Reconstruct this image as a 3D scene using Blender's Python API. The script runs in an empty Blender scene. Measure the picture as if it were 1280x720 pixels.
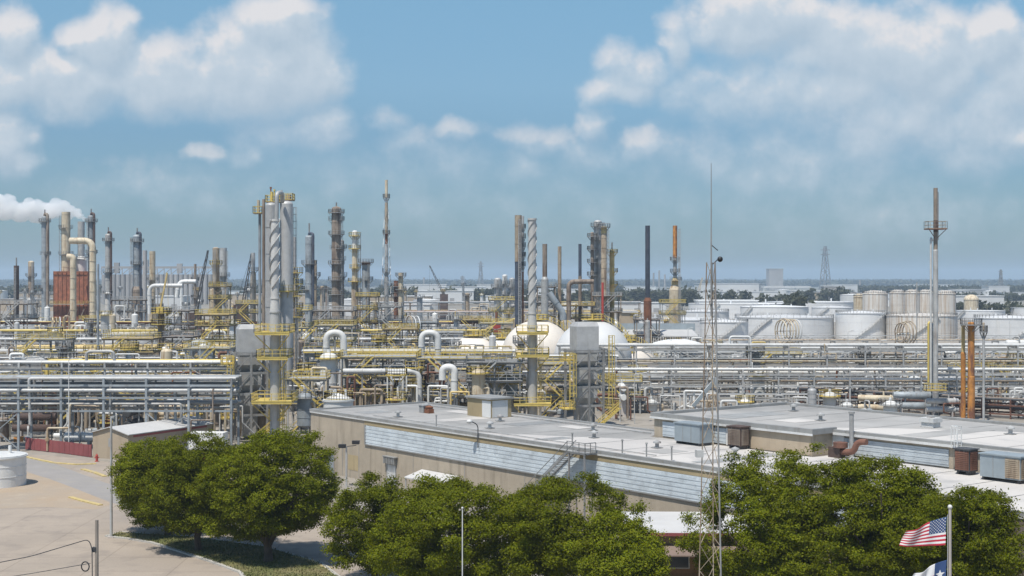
import bpy, math, random
import numpy as np
from mathutils import Vector, Matrix
from math import sin, cos, pi, radians as R, hypot, atan2
random.seed(11); rng = np.random.default_rng(11)
sc = bpy.context.scene; COL = sc.collection
# ------------------------------------------------------------------ camera model
H = 25.0; F = 50.0/36.0*1280.0; HZ = 350.0
def gx(px, Y): return (px-640.0)*Y/F
def gz(py, Y): return H-(py-HZ)*Y/F
def gY(py, z=0.0): return (H-z)*F/(py-HZ)
def ground(px, py):
    Y = gY(py); return (gx(px, Y), Y)
cam = bpy.data.objects.new('camera', bpy.data.cameras.new('camera')); COL.objects.link(cam)
cam.data.lens = 50; cam.data.sensor_width = 36; cam.data.sensor_fit = 'HORIZONTAL'
cam.data.shift_y = -10.0/1280.0
cam.data.clip_start = 0.5; cam.data.clip_end = 60000
cam.location = (0, 0, H); cam.rotation_euler = (pi/2, 0, 0)
sc.camera = cam
# ------------------------------------------------------------------ materials
MATS = {}
def nodes_of(m):
    m.use_nodes = True; nt = m.node_tree; return nt, nt.nodes, nt.links
def mat(name, rgb, rough=.6, metal=0.0, var=.16, streak=0.0, scol=(.17, .075, .035), scale=.5, vert=.12, bump=0.0, fine=0.0, dirt=None, sthr=.55):
    """painted or bare surface with mottling, per-object tone shift and optional vertical rust streaks"""
    m = bpy.data.materials.new(name); nt, N, L = nodes_of(m); b = N['Principled BSDF']
    b.inputs['Roughness'].default_value = rough; b.inputs['Metallic'].default_value = metal
    tc = N.new('ShaderNodeTexCoord'); oi = N.new('ShaderNodeObjectInfo')
    off = N.new('ShaderNodeVectorMath'); off.operation = 'MULTIPLY_ADD'
    comb = N.new('ShaderNodeCombineXYZ')
    for i in range(3): L.new(oi.outputs['Random'], comb.inputs[i])
    L.new(comb.outputs[0], off.inputs[0]); off.inputs[1].default_value = (91, 57, 33); L.new(tc.outputs['Object'], off.inputs[2])
    n1 = N.new('ShaderNodeTexNoise'); n1.inputs['Scale'].default_value = scale; n1.inputs['Detail'].default_value = 5; n1.inputs['Roughness'].default_value = .65
    L.new(off.outputs[0], n1.inputs['Vector'])
    mr = N.new('ShaderNodeMapRange'); mr.inputs['From Min'].default_value = .3; mr.inputs['From Max'].default_value = .7
    mr.inputs['To Min'].default_value = 1-var; mr.inputs['To Max'].default_value = 1+var
    L.new(n1.outputs['Fac'], mr.inputs['Value'])
    ro = N.new('ShaderNodeMapRange'); ro.inputs['To Min'].default_value = .86; ro.inputs['To Max'].default_value = 1.12
    L.new(oi.outputs['Random'], ro.inputs['Value'])
    mu = N.new('ShaderNodeMath'); mu.operation = 'MULTIPLY'; L.new(mr.outputs[0], mu.inputs[0]); L.new(ro.outputs[0], mu.inputs[1])
    sca = N.new('ShaderNodeVectorMath'); sca.operation = 'SCALE'; sca.inputs[0].default_value = rgb; L.new(mu.outputs[0], sca.inputs['Scale'])
    out = sca.outputs[0]
    if streak > 0:
        mp = N.new('ShaderNodeMapping'); mp.inputs['Scale'].default_value = (1, 1, vert); L.new(off.outputs[0], mp.inputs['Vector'])
        n2 = N.new('ShaderNodeTexNoise'); n2.inputs['Scale'].default_value = 1.1; n2.inputs['Detail'].default_value = 6; n2.inputs['Roughness'].default_value = .6
        L.new(mp.outputs[0], n2.inputs['Vector'])
        m2 = N.new('ShaderNodeMapRange'); m2.inputs['From Min'].default_value = sthr; m2.inputs['From Max'].default_value = sthr+.16; m2.inputs['To Max'].default_value = streak
        L.new(n2.outputs['Fac'], m2.inputs['Value'])
        mx = N.new('ShaderNodeMix'); mx.data_type = 'RGBA'; L.new(m2.outputs[0], mx.inputs[0]); L.new(out, mx.inputs[6]); mx.inputs[7].default_value = (*scol, 1)
        out = mx.outputs[2]
    if fine > 0:
        n3 = N.new('ShaderNodeTexNoise'); n3.inputs['Scale'].default_value = 9; n3.inputs['Detail'].default_value = 3; L.new(off.outputs[0], n3.inputs['Vector'])
        m3 = N.new('ShaderNodeMapRange'); m3.inputs['From Min'].default_value = .3; m3.inputs['From Max'].default_value = .7; m3.inputs['To Min'].default_value = 1-fine; m3.inputs['To Max'].default_value = 1+fine
        L.new(n3.outputs['Fac'], m3.inputs['Value'])
        s2 = N.new('ShaderNodeVectorMath'); s2.operation = 'SCALE'; L.new(out, s2.inputs[0]); L.new(m3.outputs[0], s2.inputs['Scale']); out = s2.outputs[0]
    L.new(out, b.inputs['Base Color'])
    MATS[name] = m; return m
mat('galv', (.40, .40, .39), .55, .2, .25, .45, (.2, .12, .07))
mat('steel', (.27, .27, .265), .6, .2, .25, .35, (.16, .08, .045))
mat('lightgrey', (.56, .56, .545), .55, 0, .14, .25, (.25, .17, .1))
mat('white', (.66, .66, .64), .5, 0, .08, .22, (.42, .33, .22))
mat('tankwhite', (.69, .69, .685), .5, 0, .07, .25, (.45, .40, .32), scale=.12, vert=.08)
mat('rusttank', (.64, .61, .56), .6, 0, .08, .65, (.36, .23, .12), scale=.2, vert=.03, sthr=.47)
mat('cream', (.56, .48, .35), .65, 0, .18, .75, (.30, .18, .08), sthr=.5)
mat('spherecream', (.73, .67, .59), .5, 0, .06, .25, (.5, .38, .26), scale=.15)
mat('spherewhite', (.68, .68, .67), .45, 0, .04, .12, (.55, .5, .42), scale=.15)
mat('tan', (.38, .31, .225), .75, 0, .28, .75, (.15, .09, .055), sthr=.48)
mat('brown', (.27, .22, .175), .75, 0, .3, .75, (.10, .06, .04), sthr=.47)
mat('darkbrown', (.085, .055, .045), .7, 0, .3, .4, (.12, .055, .03))
mat('dark', (.06, .062, .066), .65, .1, .3, .3, (.11, .06, .04))
mat('yellow', (.57, .44, .12), .55, 0, .18, .35, (.36, .24, .09))
mat('yellowpipe', (.58, .44, .19), .6, 0, .2, .7, (.40, .22, .06))
mat('rust', (.19, .075, .035), .8, 0, .35, .5, (.09, .04, .025))
mat('orangerust', (.46, .20, .045), .8, 0, .35, .9, (.15, .065, .045), sthr=.46, vert=.25)
mat('furnace', (.30, .11, .06), .75, 0, .4, .7, (.17, .07, .045), vert=.6, sthr=.46)
mat('bluegrey', (.28, .31, .33), .6, .1, .25, .6, (.15, .11, .085))
mat('navy', (.055, .068, .095), .65, .1, .35, .4, (.13, .08, .06), sthr=.56)
mat('insul', (.45, .45, .445), .5, .15, .12, .2, (.25, .2, .15), scale=.8)
mat('strake', (.50, .49, .47), .5, 0, .1, .3, (.28, .2, .13))
mat('red', (.38, .05, .035), .6, 0, .15)
mat('maroon', (.27, .075, .075), .7, 0, .15, .2, (.2, .1, .08))
mat('hutwall', (.40, .325, .235), .75, 0, .08, .3, (.26, .19, .13))
mat('whiteroof', (.47, .465, .455), .6, 0, .08, .25, (.5, .48, .44), scale=.3)
mat('stucco', (.43, .365, .28), .85, 0, .13, .6, (.235, .20, .15), scale=.35, vert=.1, fine=.05, sthr=.52)
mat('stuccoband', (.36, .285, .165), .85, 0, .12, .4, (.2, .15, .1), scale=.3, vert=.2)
mat('panel', (.56, .61, .64), .5, .1, .14, .42, (.33, .36, .38), scale=.4, vert=1.0, sthr=.5)
mat('fascia', (.30, .30, .29), .6, .1, .15, .5, (.18, .15, .12), scale=.5, vert=.3)
mat('acblue', (.30, .345, .37), .55, .15, .12, .3, (.2, .2, .2))
mat('concretepole', (.44, .40, .37), .7, .1, .1, .2)
mat('brick', (.30, .175, .09), .85, 0, .2, .3, (.14, .07, .04), fine=.15)
mat('awning', (.20, .15, .125), .8, 0, .12)
mat('glass', (.05, .06, .07), .12, 0, .1)
mat('corrbrown', (.19, .155, .13), .7, 0, .18, .55, (.11, .09, .08), vert=.06)
mat('kerb', (.45, .43, .39), .85, 0, .1, .2, (.3, .27, .24))
mat('rustpipe', (.16, .075, .05), .75, 0, .3, .4, (.08, .04, .03))
mat('bark', (.085, .065, .05), .9, 0, .3, .4, (.05, .04, .03), scale=2, vert=.2)
mat('black', (.025, .025, .028), .5, 0, .2)
mat('fargrey', (.34, .33, .32), .8, 0, .12, .4, (.24, .235, .23), scale=.05, vert=.05)
mat('farwhite', (.60, .60, .59), .7, 0, .06, .2, (.5, .5, .5), scale=.05)
mat('polewood', (.23, .2, .17), .85, 0, .2, .3, (.14, .12, .1), vert=.05)
mat('yellowroof', (.50, .38, .16), .7, 0, .15, .4, (.33, .22, .1), vert=1)
mat('flagred', (.50, .03, .055), .8, 0, .05); mat('flagwhite', (.78, .77, .76), .8, 0, .04); mat('flagblue', (.035, .075, .19), .8, 0, .06)
mat('linepaint', (.47, .37, .16), .8, 0, .25, .8, (.42, .36, .26), scale=1.5, vert=1)
def M(k): return MATS[k] if isinstance(k, str) else k

# ------------------------------------------------------------------ mesh builder
class MB:
    def __init__(s): s.v = []; s.f = []; s.sm = []; s.mi = []
    def add(s, vs, fs, smooth=False, mi=0):
        o = len(s.v); s.v += [tuple(v) for v in vs]
        for f in fs: s.f.append(tuple(i+o for i in f)); s.sm.append(smooth); s.mi.append(mi)
        return s
    def box(s, x0, x1, y0, y1, z0, z1, mi=0):
        return s.add([(x0,y0,z0),(x1,y0,z0),(x1,y1,z0),(x0,y1,z0),(x0,y0,z1),(x1,y0,z1),(x1,y1,z1),(x0,y1,z1)],
              [(3,2,1,0),(4,5,6,7),(0,1,5,4),(1,2,6,5),(2,3,7,6),(3,0,4,7)], False, mi)
    def bar(s, p, q, w, h=None):
        p = Vector(p); q = Vector(q); d = q-p
        if d.length < 1e-6: return s
        d.normalize(); h = h or w
        up = Vector((0,0,1)) if abs(d.z) < .95 else Vector((0,1,0))
        a = d.cross(up).normalized()*(w/2); b = a.cross(d).normalized()*(h/2)
        vs = [p-a-b, p+a-b, p+a+b, p-a+b, q-a-b, q+a-b, q+a+b, q-a+b]
        return s.add(vs, [(0,1,2,3),(7,6,5,4),(4,5,1,0),(5,6,2,1),(6,7,3,2),(7,4,0,3)])
    def tube(s, pts, r, n=10, caps=True):
        pts = [Vector(p) for p in pts]; m = len(pts); rs = r if isinstance(r, (list, tuple)) else [r]*m
        tang = []
        for i in range(m):
            t = Vector((0,0,0))
            if i > 0: t += (pts[i]-pts[i-1]).normalized()
            if i < m-1: t += (pts[i+1]-pts[i]).normalized()
            tang.append(t.normalized() if t.length > 1e-6 else Vector((0,0,1)))
        t0 = tang[0]; ref = Vector((0,0,1)) if abs(t0.z) < .9 else Vector((0,1,0))
        a = t0.cross(ref).normalized(); vs = []
        for i in range(m):
            t = tang[i]; a = (a - t*a.dot(t)); a = a.normalized() if a.length > 1e-6 else t.orthogonal().normalized()
            b = t.cross(a)
            for k in range(n):
                w = 2*pi*k/n; vs.append(pts[i] + (a*cos(w)+b*sin(w))*rs[i])
        fs = []
        for i in range(m-1):
            for k in range(n):
                k2 = (k+1) % n; fs.append((i*n+k, i*n+k2, (i+1)*n+k2, (i+1)*n+k))
        s.add(vs, fs, True)
        if caps: s.add([vs[k] for k in range(n)], [tuple(range(n))[::-1]]); s.add([vs[(m-1)*n+k] for k in range(n)], [tuple(range(n))])
        return s
    def cyl(s, p, q, r, r2=None, n=14, caps=True): return s.tube([p, q], [r, r if r2 is None else r2], n, caps)
    def lathe(s, prof, n=24, c=(0,0,0), smooth=True, split=True):
        """profile of (r, z), bottom to top; sharp corners get separate rings"""
        cx, cy, cz = c
        for i in range(len(prof)-1):
            (r0,z0),(r1,z1) = prof[i], prof[i+1]
            vs = [(cx+r0*cos(2*pi*k/n), cy+r0*sin(2*pi*k/n), cz+z0) for k in range(n)] + [(cx+r1*cos(2*pi*k/n), cy+r1*sin(2*pi*k/n), cz+z1) for k in range(n)]
            fs = [(k, (k+1)%n, n+(k+1)%n, n+k) for k in range(n)]
            s.add(vs, fs, smooth)
        return s
    def dome(s, r, z, h, n=24, m=6, c=(0,0), top=True):
        prof = [(r*cos(pi/2*i/m), z+h*sin(pi/2*i/m)) for i in range(m+1)]; prof[-1] = (0.001, z+h)
        rows = [[(c[0]+pr*cos(2*pi*k/n), c[1]+pr*sin(2*pi*k/n), pz) for k in range(n)] for pr, pz in prof]
        vs = sum(rows, []); fs = []
        for i in range(m):
            for k in range(n): fs.append((i*n+k, i*n+(k+1)%n, (i+1)*n+(k+1)%n, (i+1)*n+k))
        return s.add(vs, fs, True)
    def ball(s, c, r, n=24, m=14, sq=(1,1,1)):
        vs = []; fs = []
        for i in range(m+1):
            a = -pi/2 + pi*i/m
            for k in range(n): vs.append((c[0]+r*sq[0]*cos(a)*cos(2*pi*k/n), c[1]+r*sq[1]*cos(a)*sin(2*pi*k/n), c[2]+r*sq[2]*sin(a)))
        for i in range(m):
            for k in range(n): fs.append((i*n+k, i*n+(k+1)%n, (i+1)*n+(k+1)%n, (i+1)*n+k))
        return s.add(vs, fs, True)
    def prism(s, poly, z0, z1):
        n = len(poly); vs = [(x,y,z0) for x,y in poly]+[(x,y,z1) for x,y in poly]
        fs = [tuple(range(n))[::-1], tuple(range(n, 2*n))]+[(i,(i+1)%n,n+(i+1)%n,n+i) for i in range(n)]
        return s.add(vs, fs)
    def ring(s, r0, r1, z0, z1, n=24, c=(0,0), a0=0, a1=2*pi):
        full = abs(a1-a0-2*pi) < 1e-6; m = n+1
        vs = []
        for k in range(m):
            w = a0+(a1-a0)*k/n; cw, sw = cos(w), sin(w)
            vs += [(c[0]+r0*cw,c[1]+r0*sw,z0),(c[0]+r1*cw,c[1]+r1*sw,z0),(c[0]+r1*cw,c[1]+r1*sw,z1),(c[0]+r0*cw,c[1]+r0*sw,z1)]
        fs = []
        for k in range(n):
            o = 4*k; p = 4*(k+1)
            for j in range(4): j2 = (j+1)%4; fs.append((o+j, p+j, p+j2, o+j2))
        s.add(vs, fs)
        if not full: s.add(vs[:4], [(0,1,2,3)]); s.add(vs[-4:], [(3,2,1,0)])
        return s
    def rail(s, pts, z, h=1.1, t=.06, sp=1.6, closed=False):
        P = [Vector((p[0],p[1],z if len(p) < 3 else p[2])) for p in pts]
        if closed: P.append(P[0])
        for a, b in zip(P[:-1], P[1:]):
            L_ = (b-a).length; n = max(1, round(L_/sp)); U = Vector((0,0,1))
            s.bar(a+U*h, b+U*h, t); s.bar(a+U*h*.5, b+U*h*.5, t*.8); s.bar(a+U*.06, b+U*.06, t*.5, .12)
            for i in range(n+1):
                p = a.lerp(b, i/n); s.bar(p, p+U*h, t)
        return s
    def ladder(s, p, q, w=.5, t=.06, cage=True, out=(0,-1)):
        p = Vector(p); q = Vector(q); d = Vector((out[1], -out[0], 0)).normalized()*(w/2); o = Vector((out[0],out[1],0)).normalized()
        s.bar(p-d, q-d, t); s.bar(p+d, q+d, t)
        L_ = (q-p).length; n = max(2, int(L_/.6))
        for i in range(n): c = p.lerp(q, (i+.5)/n); s.bar(c-d, c+d, t*.8)
        if cage:
            m = max(2, int(L_/1.3))
            for i in range(1, m+1):
                c = p.lerp(q, i/m)
                if c.z-p.z < 2: continue
                s.bar(c-d, c-d*1.3+o*.7, t); s.bar(c-d*1.3+o*.7, c+d*1.3+o*.7, t); s.bar(c+d*1.3+o*.7, c+d, t)
            for k in (-1.3, 0, 1.3): s.bar(p+Vector((0,0,2))+d*k+o*.7, q+d*k+o*.7, t*.8)
        return s
    def build(s, name, m, parent=None, loc=None):
        me = bpy.data.meshes.new(name); me.from_pydata(s.v, [], s.f)
        ms = m if isinstance(m, (list, tuple)) else [m]
        for x in ms: me.materials.append(M(x))
        me.polygons.foreach_set('use_smooth', s.sm)
        if len(ms) > 1: me.polygons.foreach_set('material_index', s.mi)
        me.update()
        o = bpy.data.objects.new(name, me); COL.objects.link(o)
        if parent: o.parent = parent
        if loc: o.location = loc
        return o
def rounded(pts, rad, n=6):
    pts = [Vector(p) for p in pts]; out = [pts[0]]
    for i in range(1, len(pts)-1):
        a, b, c = pts[i-1], pts[i], pts[i+1]; u = (a-b); v = (c-b); r = min(rad, u.length*.49, v.length*.49)
        p = b+u.normalized()*r; q = b+v.normalized()*r
        for k in range(n+1):
            t = k/n; out.append(p*(1-t)**2 + b*2*t*(1-t) + q*t*t)
    out.append(pts[-1]); return out
# ------------------------------------------------------------------ things
THINGS = []
def tag(o, label, cat, group=None, kind='thing'):
    o['label'] = label; o['category'] = cat; o['kind'] = kind
    if group: o['group'] = group
    THINGS.append(o); return o
def thing(name, label, cat, loc=(0,0,0), rz=0.0, group=None):
    o = bpy.data.objects.new(name, None); COL.objects.link(o); o.empty_display_size = .5
    o.location = loc; o.rotation_euler = (0,0,rz)
    return tag(o, label, cat, group)
def struct(o): o['kind'] = 'structure'; return o
def copy_thing(src, loc, rz=None, label=None, scale=None):
    c = src.copy(); COL.objects.link(c); c.location = loc
    if rz is not None: c.rotation_euler = (0,0,rz)
    if scale: c.scale = (scale,)*3 if not isinstance(scale, tuple) else scale
    if label: c['label'] = label
    for ch in src.children:
        d = ch.copy(); COL.objects.link(d); d.parent = c
        for g in ch.children:
            e = g.copy(); COL.objects.link(e); e.parent = d
    THINGS.append(c); return c
# ------------------------------------------------------------------ kit of plant equipment
def tower(px, Y, secs, label, name='process_tower', cat='tower', rings=(), ladder=None, head='dome', vapor=None, vent=None, group=None, rail='galv', n=20, bands=0, zbase=0.0, ringw=1.1, spike_mat='steel'):
    """secs: (py_top, width_px, material) from top to bottom; the last section reaches the ground"""
    t = thing(name, label, cat, (gx(px, Y), Y, zbase), 0, group)
    zs = [gz(s[0], Y)-zbase for s in secs]+[0.0]; rs = [s[1]/2*Y/F for s in secs]; lod = .07 if Y < 330 else .1
    for i, (py, w, m) in enumerate(secs):
        r = rs[i]; b = MB(); top = zs[i]; bot = zs[i+1]
        if i == 0 and head == 'dome':
            b.lathe([(r, bot), (r, top-r*.5)], n); b.dome(r, top-r*.5, r*.5, n)
        elif i == 0 and head == 'cone':
            b.lathe([(r, bot), (r, top-r*.7), (r*.3, top)], n); b.ring(.001, r*.3, top-.01, top, n)
        elif i == 0:
            b.lathe([(r, bot), (r, top), (r*.82, top), (r*.82, top-1.5)], n); b.ring(.001, r*.82, top-1.55, top-1.5, n)
        else:
            up = rs[i-1]
            h = min(abs(up-r)*2.0+.05, (top-bot)*.5)
            b.lathe([(r, bot), (r, top-h), (up, top)], n)
        if bands:
            k = int((top-bot)/bands)
            for j in range(1, k+1): b.ring(r, r+.06+.02*r, bot+j*bands-.07, bot+j*bands+.07, n)
        b.build('shell', m, t)
    def r_at(z):
        for i in range(len(rs)):
            if z >= zs[i+1]: return rs[i]
        return rs[-1]
    for k, py in enumerate(rings):
        z = gz(py, Y)-zbase; r = r_at(z); a0 = random.uniform(0, pi*2); a1 = a0+(2*pi if random.random() < .5 else pi*1.35)
        if k == 0: a1 = a0+2*pi
        pl = MB().ring(r+.04, r+ringw, z-.1, z+.05, 16, (0,0), a0, a1)
        for j in range(6):
            w = a0+(a1-a0)*(j+.5)/6; pl.bar((r*cos(w), r*sin(w), z-1.2), ((r+ringw*.9)*cos(w), (r+ringw*.9)*sin(w), z-.1), .1)
        p = pl.build('platform', 'steel' if rail != 'yellow' else 'yellow', t)
        pts = [((r+ringw-.05)*cos(a0+(a1-a0)*j/16), (r+ringw-.05)*sin(a0+(a1-a0)*j/16)) for j in range(17)]
        MB().rail(pts, z, 1.15, lod, 1.4).build('handrail', rail, p)
    if ladder is not None:
        a = ladder; z1 = zs[0]; r = max(rs)+.15
        MB().ladder((r*cos(a), r*sin(a), .5), (r*cos(a), r*sin(a), z1*.97), .5, lod, True, (cos(a), sin(a))).build('ladder', 'galv', t)
    if vapor:
        side, pr, m, zlow = vapor; r = max(rs)+pr*1.3; z1 = zs[0]
        r = rs[0]+pr*1.02; pts = rounded([(0,0,z1-.3), (0,0,z1+pr*1.5), (side*r*.8, -.6*r, z1+pr*1.5-.2), (side*r*.8, -.6*r, zlow)], pr*1.6)
        MB().tube(pts, pr, 10).build('vapor_pipe', m, t)
    if vent:
        MB().cyl((0,0,zs[0]-.4), (0,0,gz(vent, Y)-zbase), .12*Y/300+.06, n=8).build('vent_pipe', spike_mat, t)
    return t

def tank(px, w, ytop, Y, label, m='tankwhite', roof='cone', name='storage_tank', stair=True, rail='galv', group=None, n=48, z0=0.0, rh=None, roofm=None):
    r = w/2*Y/F; h = gz(ytop, Y)-z0; t = thing(name, label, 'tank', (gx(px, Y), Y+r*.0, z0), random.uniform(0, 0), group)
    sh = MB().lathe([(r, 0), (r, h)], n)
    for k in (.33, .66): sh.ring(r, r+.035, h*k-.04, h*k+.04, n)
    sh.ring(r, r+.18, h-.25, h-.1, n)
    sh.build('shell', m, t)
    rh = rh if rh is not None else r*.09
    rf = MB()
    if roof == 'cone': rf.lathe([(r+.06, h), (r*.5, h+rh*.55), (.01, h+rh)], n)
    elif roof == 'dome': rf.dome(r+.05, h, rh, n, 7)
    elif roof == 'float':
        rf.lathe([(r-.12, h), (r-.12, h-1.0)], n); rf.ring(.01, r-.12, h-1.05, h-1.0, n)
        rf.lathe([(r*.8, h-1.0), (r*.78, h-.4), (.01, h-.4)], n)
    rf.build('roof', roofm or m, t)
    tt = .07 if Y < 350 else (.1 if Y < 700 else .16)
    if Y < 800 and roof != 'float' and rail:
        MB().rail([((r-.1)*cos(2*pi*k/n), (r-.1)*sin(2*pi*k/n)) for k in range(n)], h+.05, 1.1, tt, 3.0, True).build('handrail', rail, t)
    if stair and Y < 1200:
        b = MB(); a0 = R(200+random.uniform(-20, 50)); k = max(8, int(h*2.0)); da = min(1.6, h*1.3/r)
        for i in range(k):
            a = a0+da*i/k; z = h*(i+.5)/k
            b.ring(r+.05, r+.75, z-.05, z+.05, 1, (0,0), a, a+da/k)
        pts = [((r+1.0)*cos(a0+da*i/12), (r+1.0)*sin(a0+da*i/12), h*i/12) for i in range(13)]
        b.rail(pts, 0, 1.1, tt, 2.5)
        b.build('stair', 'white' if Y > 450 else rail or 'galv', t)
    nz = MB()
    for j in range(3): nz.cyl((r*.5*cos(j*2.1), r*.5*sin(j*2.1), h-(1.0 if roof == 'float' else 0)), (r*.5*cos(j*2.1), r*.5*sin(j*2.1), h+max(rh*.55,0)+.9), .18+r*.008, n=8)
    nz.build('roof_vent', m, t)
    return t

def sphere_tank(px, py, rpx, Y, label, m, rail='yellow'):
    r = rpx*Y/F; cz = gz(py, Y); t = thing('sphere_tank', label, 'sphere tank', (gx(px, Y), Y, 0), 0, 'spherical gas tanks')
    b = MB().ball((0,0,cz), r, 48, 28); b.build('shell', m, t)
    n = 10
    for k in range(n):
        a = 2*pi*(k+.3)/n; MB().cyl((r*.97*cos(a), r*.97*sin(a), 0), (r*.97*cos(a), r*.97*sin(a), cz+.5), .3, n=8).build('leg', m, t)
    br = MB()
    for k in range(n):
        a = 2*pi*(k+.3)/n; c = 2*pi*(k+1.3)/n
        if cz-.4*r > 1: br.bar((r*.97*cos(a), r*.97*sin(a), .5), (r*.97*cos(c), r*.97*sin(c), max(cz-.3*r, 1.5)), .1); br.bar((r*.97*cos(c), r*.97*sin(c), .5), (r*.97*cos(a), r*.97*sin(a), max(cz-.3*r, 1.5)), .1)
    br.build('brace', m, t)
    p = MB().ring(.3, 2.6, cz+r+.05, cz+r+.2, 16).cyl((0,0,cz+r-.3), (0,0,cz+r+1.2), .3, n=8).build('platform', rail, t)
    MB().rail([(2.5*cos(2*pi*k/12), 2.5*sin(2*pi*k/12)) for k in range(12)], cz+r+.2, 1.1, .09, 1.3, True).build('handrail', rail, p)
    st = MB(); N_ = 16; arc = []
    for i in range(N_+1):
        a = R(8+80*i/N_); arc.append((( r*1.03+.1)*cos(a), -.45, cz+(r*1.03+.1)*sin(a)))
    for i in range(N_):
        p_, q_ = Vector(arc[i]), Vector(arc[i+1]); st.bar(p_, q_, .8, .1)
        for dy in (-.4, .4):
            o = Vector((0,dy,1.0)); st.bar(p_+o, q_+o, .09); st.bar(p_+Vector((0,dy,0)), p_+o, .08)
    st.build('stair', rail, t)
    return t

def rack(px0, px1, Y, levels, label, pipes, depth=5.0, bay=7.0, post='galv', rz=0.0, name='pipe_rack', pw=.3, top=None, truss=None, wloc=None, length=None, rail=None, cat='pipe rack'):
    """levels: beam heights. pipes: (level index, offset across 0..1, radius, material[, z lift])"""
    if wloc is None:
        x0, x1 = gx(px0, Y), gx(px1, Y); length = x1-x0; wloc = (x0, Y, 0)
    t = thing(name, label, cat, wloc, rz, 'elevated pipe racks')
    n = max(1, round(length/bay)); bay = length/n; zt = top or levels[-1]
    for i in range(n+1):
        x = i*bay; b = MB()
        b.box(x-pw/2, x+pw/2, -pw/2, pw/2, 0, zt+.3); b.box(x-pw/2, x+pw/2, depth-pw/2, depth+pw/2, 0, zt+.3)
        for z in levels: b.bar((x, pw/2, z-.18), (x, depth-pw/2, z-.18), pw*.7, .34)
        if i % 2 == 0 and levels[0] > 2.5:
            b.bar((x, 0, levels[0]-2.0), (x, 1.6, levels[0]-.3), .14); b.bar((x, depth, levels[0]-2.0), (x, depth-1.6, levels[0]-.3), .14)
        b.build('support_frame', post, t)
    for k, z in enumerate(levels):
        for y in ((0, depth) if Y < 320 else (0,)):
            MB().box(0, length, y-pw/2-.1, y-pw/2-.02, z-.9, z-.6).build('girder', post, t)
    if truss:
        for (za, zb) in truss:
            b = MB(); k = n*2; s = length/k
            b.bar((0,-.25,za), (length,-.25,za), .16, .2); b.bar((0,-.25,zb), (length,-.25,zb), .16, .2)
            for i in range(k): b.bar((i*s,-.25,za if i % 2 else zb), ((i+1)*s,-.25,zb if i % 2 else za), .12)
            b.build('truss', post, t)
    br = MB()
    for i in range(0, n, 4):
        if levels[0] > 3:
            br.bar((i*bay, -.05, .4), ((i+1)*bay, -.05, levels[0]-1.0), .13); br.bar(((i+1)*bay, -.12, .4), (i*bay, -.12, levels[0]-1.0), .13)
    if br.v: br.build('brace', post, t)
    if rail:
        MB().rail([(0,-.5), (length,-.5)], levels[rail[0]]+.1, 1.1, .08, 1.8).box(0, length, -.9, -.25, levels[rail[0]]-.02, levels[rail[0]]+.09).build('walkway', rail[1], t)
    for p in pipes:
        k, fr, r, m = p[:4]; z = levels[k]+r+.02; y = .35+fr*(depth-.7); xe = length; b = MB(); full = True
        if len(p) > 4 and p[4] == 'loop':
            xm = length*p[5]; w = 2.2; hgt = r*2+1.3
            b.tube(rounded([(0,y,z),(xm-w,y,z),(xm-w,y,z+hgt),(xm+w,y,z+hgt),(xm+w,y,z),(xe,y,z)], r*3), r, 10)
        elif len(p) > 4 and p[4] == 'drop':
            xm = length*p[5]; b.tube(rounded([(0,y,z),(xm,y,z),(xm,y-.2,.6)], r*3), r, 10)
        elif r < .3 and random.random() < .42:
            full = False
            xa, xb = sorted((random.uniform(0, .45)*length, random.uniform(.5, 1)*length)); yo = y+random.choice([-.5, .5])
            if random.random() < .5: b.tube(rounded([(-.6,y,z),(xb,y,z),(xb,yo,z-random.uniform(1, z*.9))], r*2), r, 9)
            else: b.tube(rounded([(xa,yo,z-random.uniform(1, z*.9)),(xa,y,z),(xe+.6,y,z)], r*2), r, 9)
        else: b.cyl((-.6,y,z), (xe+.6,y,z), r, n=10)
        nb = int(length/6)
        for i in range(nb):
            x = length*(i+.5)/nb
            if full and r > .14 and not (len(p) > 4): b.cyl((x-.06,y,z), (x+.06,y,z), r*1.18, n=10)
        b.build('pipe', m, t)
    for i in range(min(16, int(length/9))):
        x = random.uniform(.02, .98)*length; y = random.choice([-.35, -.5, depth+.4, depth*.5]); k = random.randrange(len(levels)); za = levels[k]+random.uniform(-.2, .8); zb = random.choice([.2, levels[k-1] if k else .2]); r = random.uniform(.06, .17); dx = random.choice([-1, 1])*random.uniform(.6, 3.5)
        b = MB().tube(rounded([(x,y+.6,za),(x,y,za),(x,y,(za+zb)/2),(x+dx,y,(za+zb)/2),(x+dx,y,zb)], r*2, 4), r, 8)
        zv = zb+(za-zb)*.25; b.cyl((x+dx,y,zv-.22),(x+dx,y,zv+.22),r*2.1,n=8)
        b.build('branch_pipe', random.choice(['lightgrey','white','cream','tan','yellow','rust','steel','galv','dark','brown']), t)
    if length > 30:
        for k in range(len(levels)):
            if random.random() < .55: y = random.choice([.1, depth-.5]); MB().box(0, length, y, y+.4, levels[k]+.75, levels[k]+.87).build('cable_tray', random.choice(['steel','dark','galv']), t)
    return t

def pipes_auto(nlev, per, mats, rmin=.1, rmax=.32, loops=0.15):
    out = []
    for k in range(nlev):
        for i in range(per):
            fr = (i+.5)/per; q = [k, fr, random.uniform(rmin, rmax), random.choice(mats)]
            if random.random() < loops: q += ['loop', random.uniform(.15, .85)]
            out.append(tuple(q))
    return out

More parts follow.
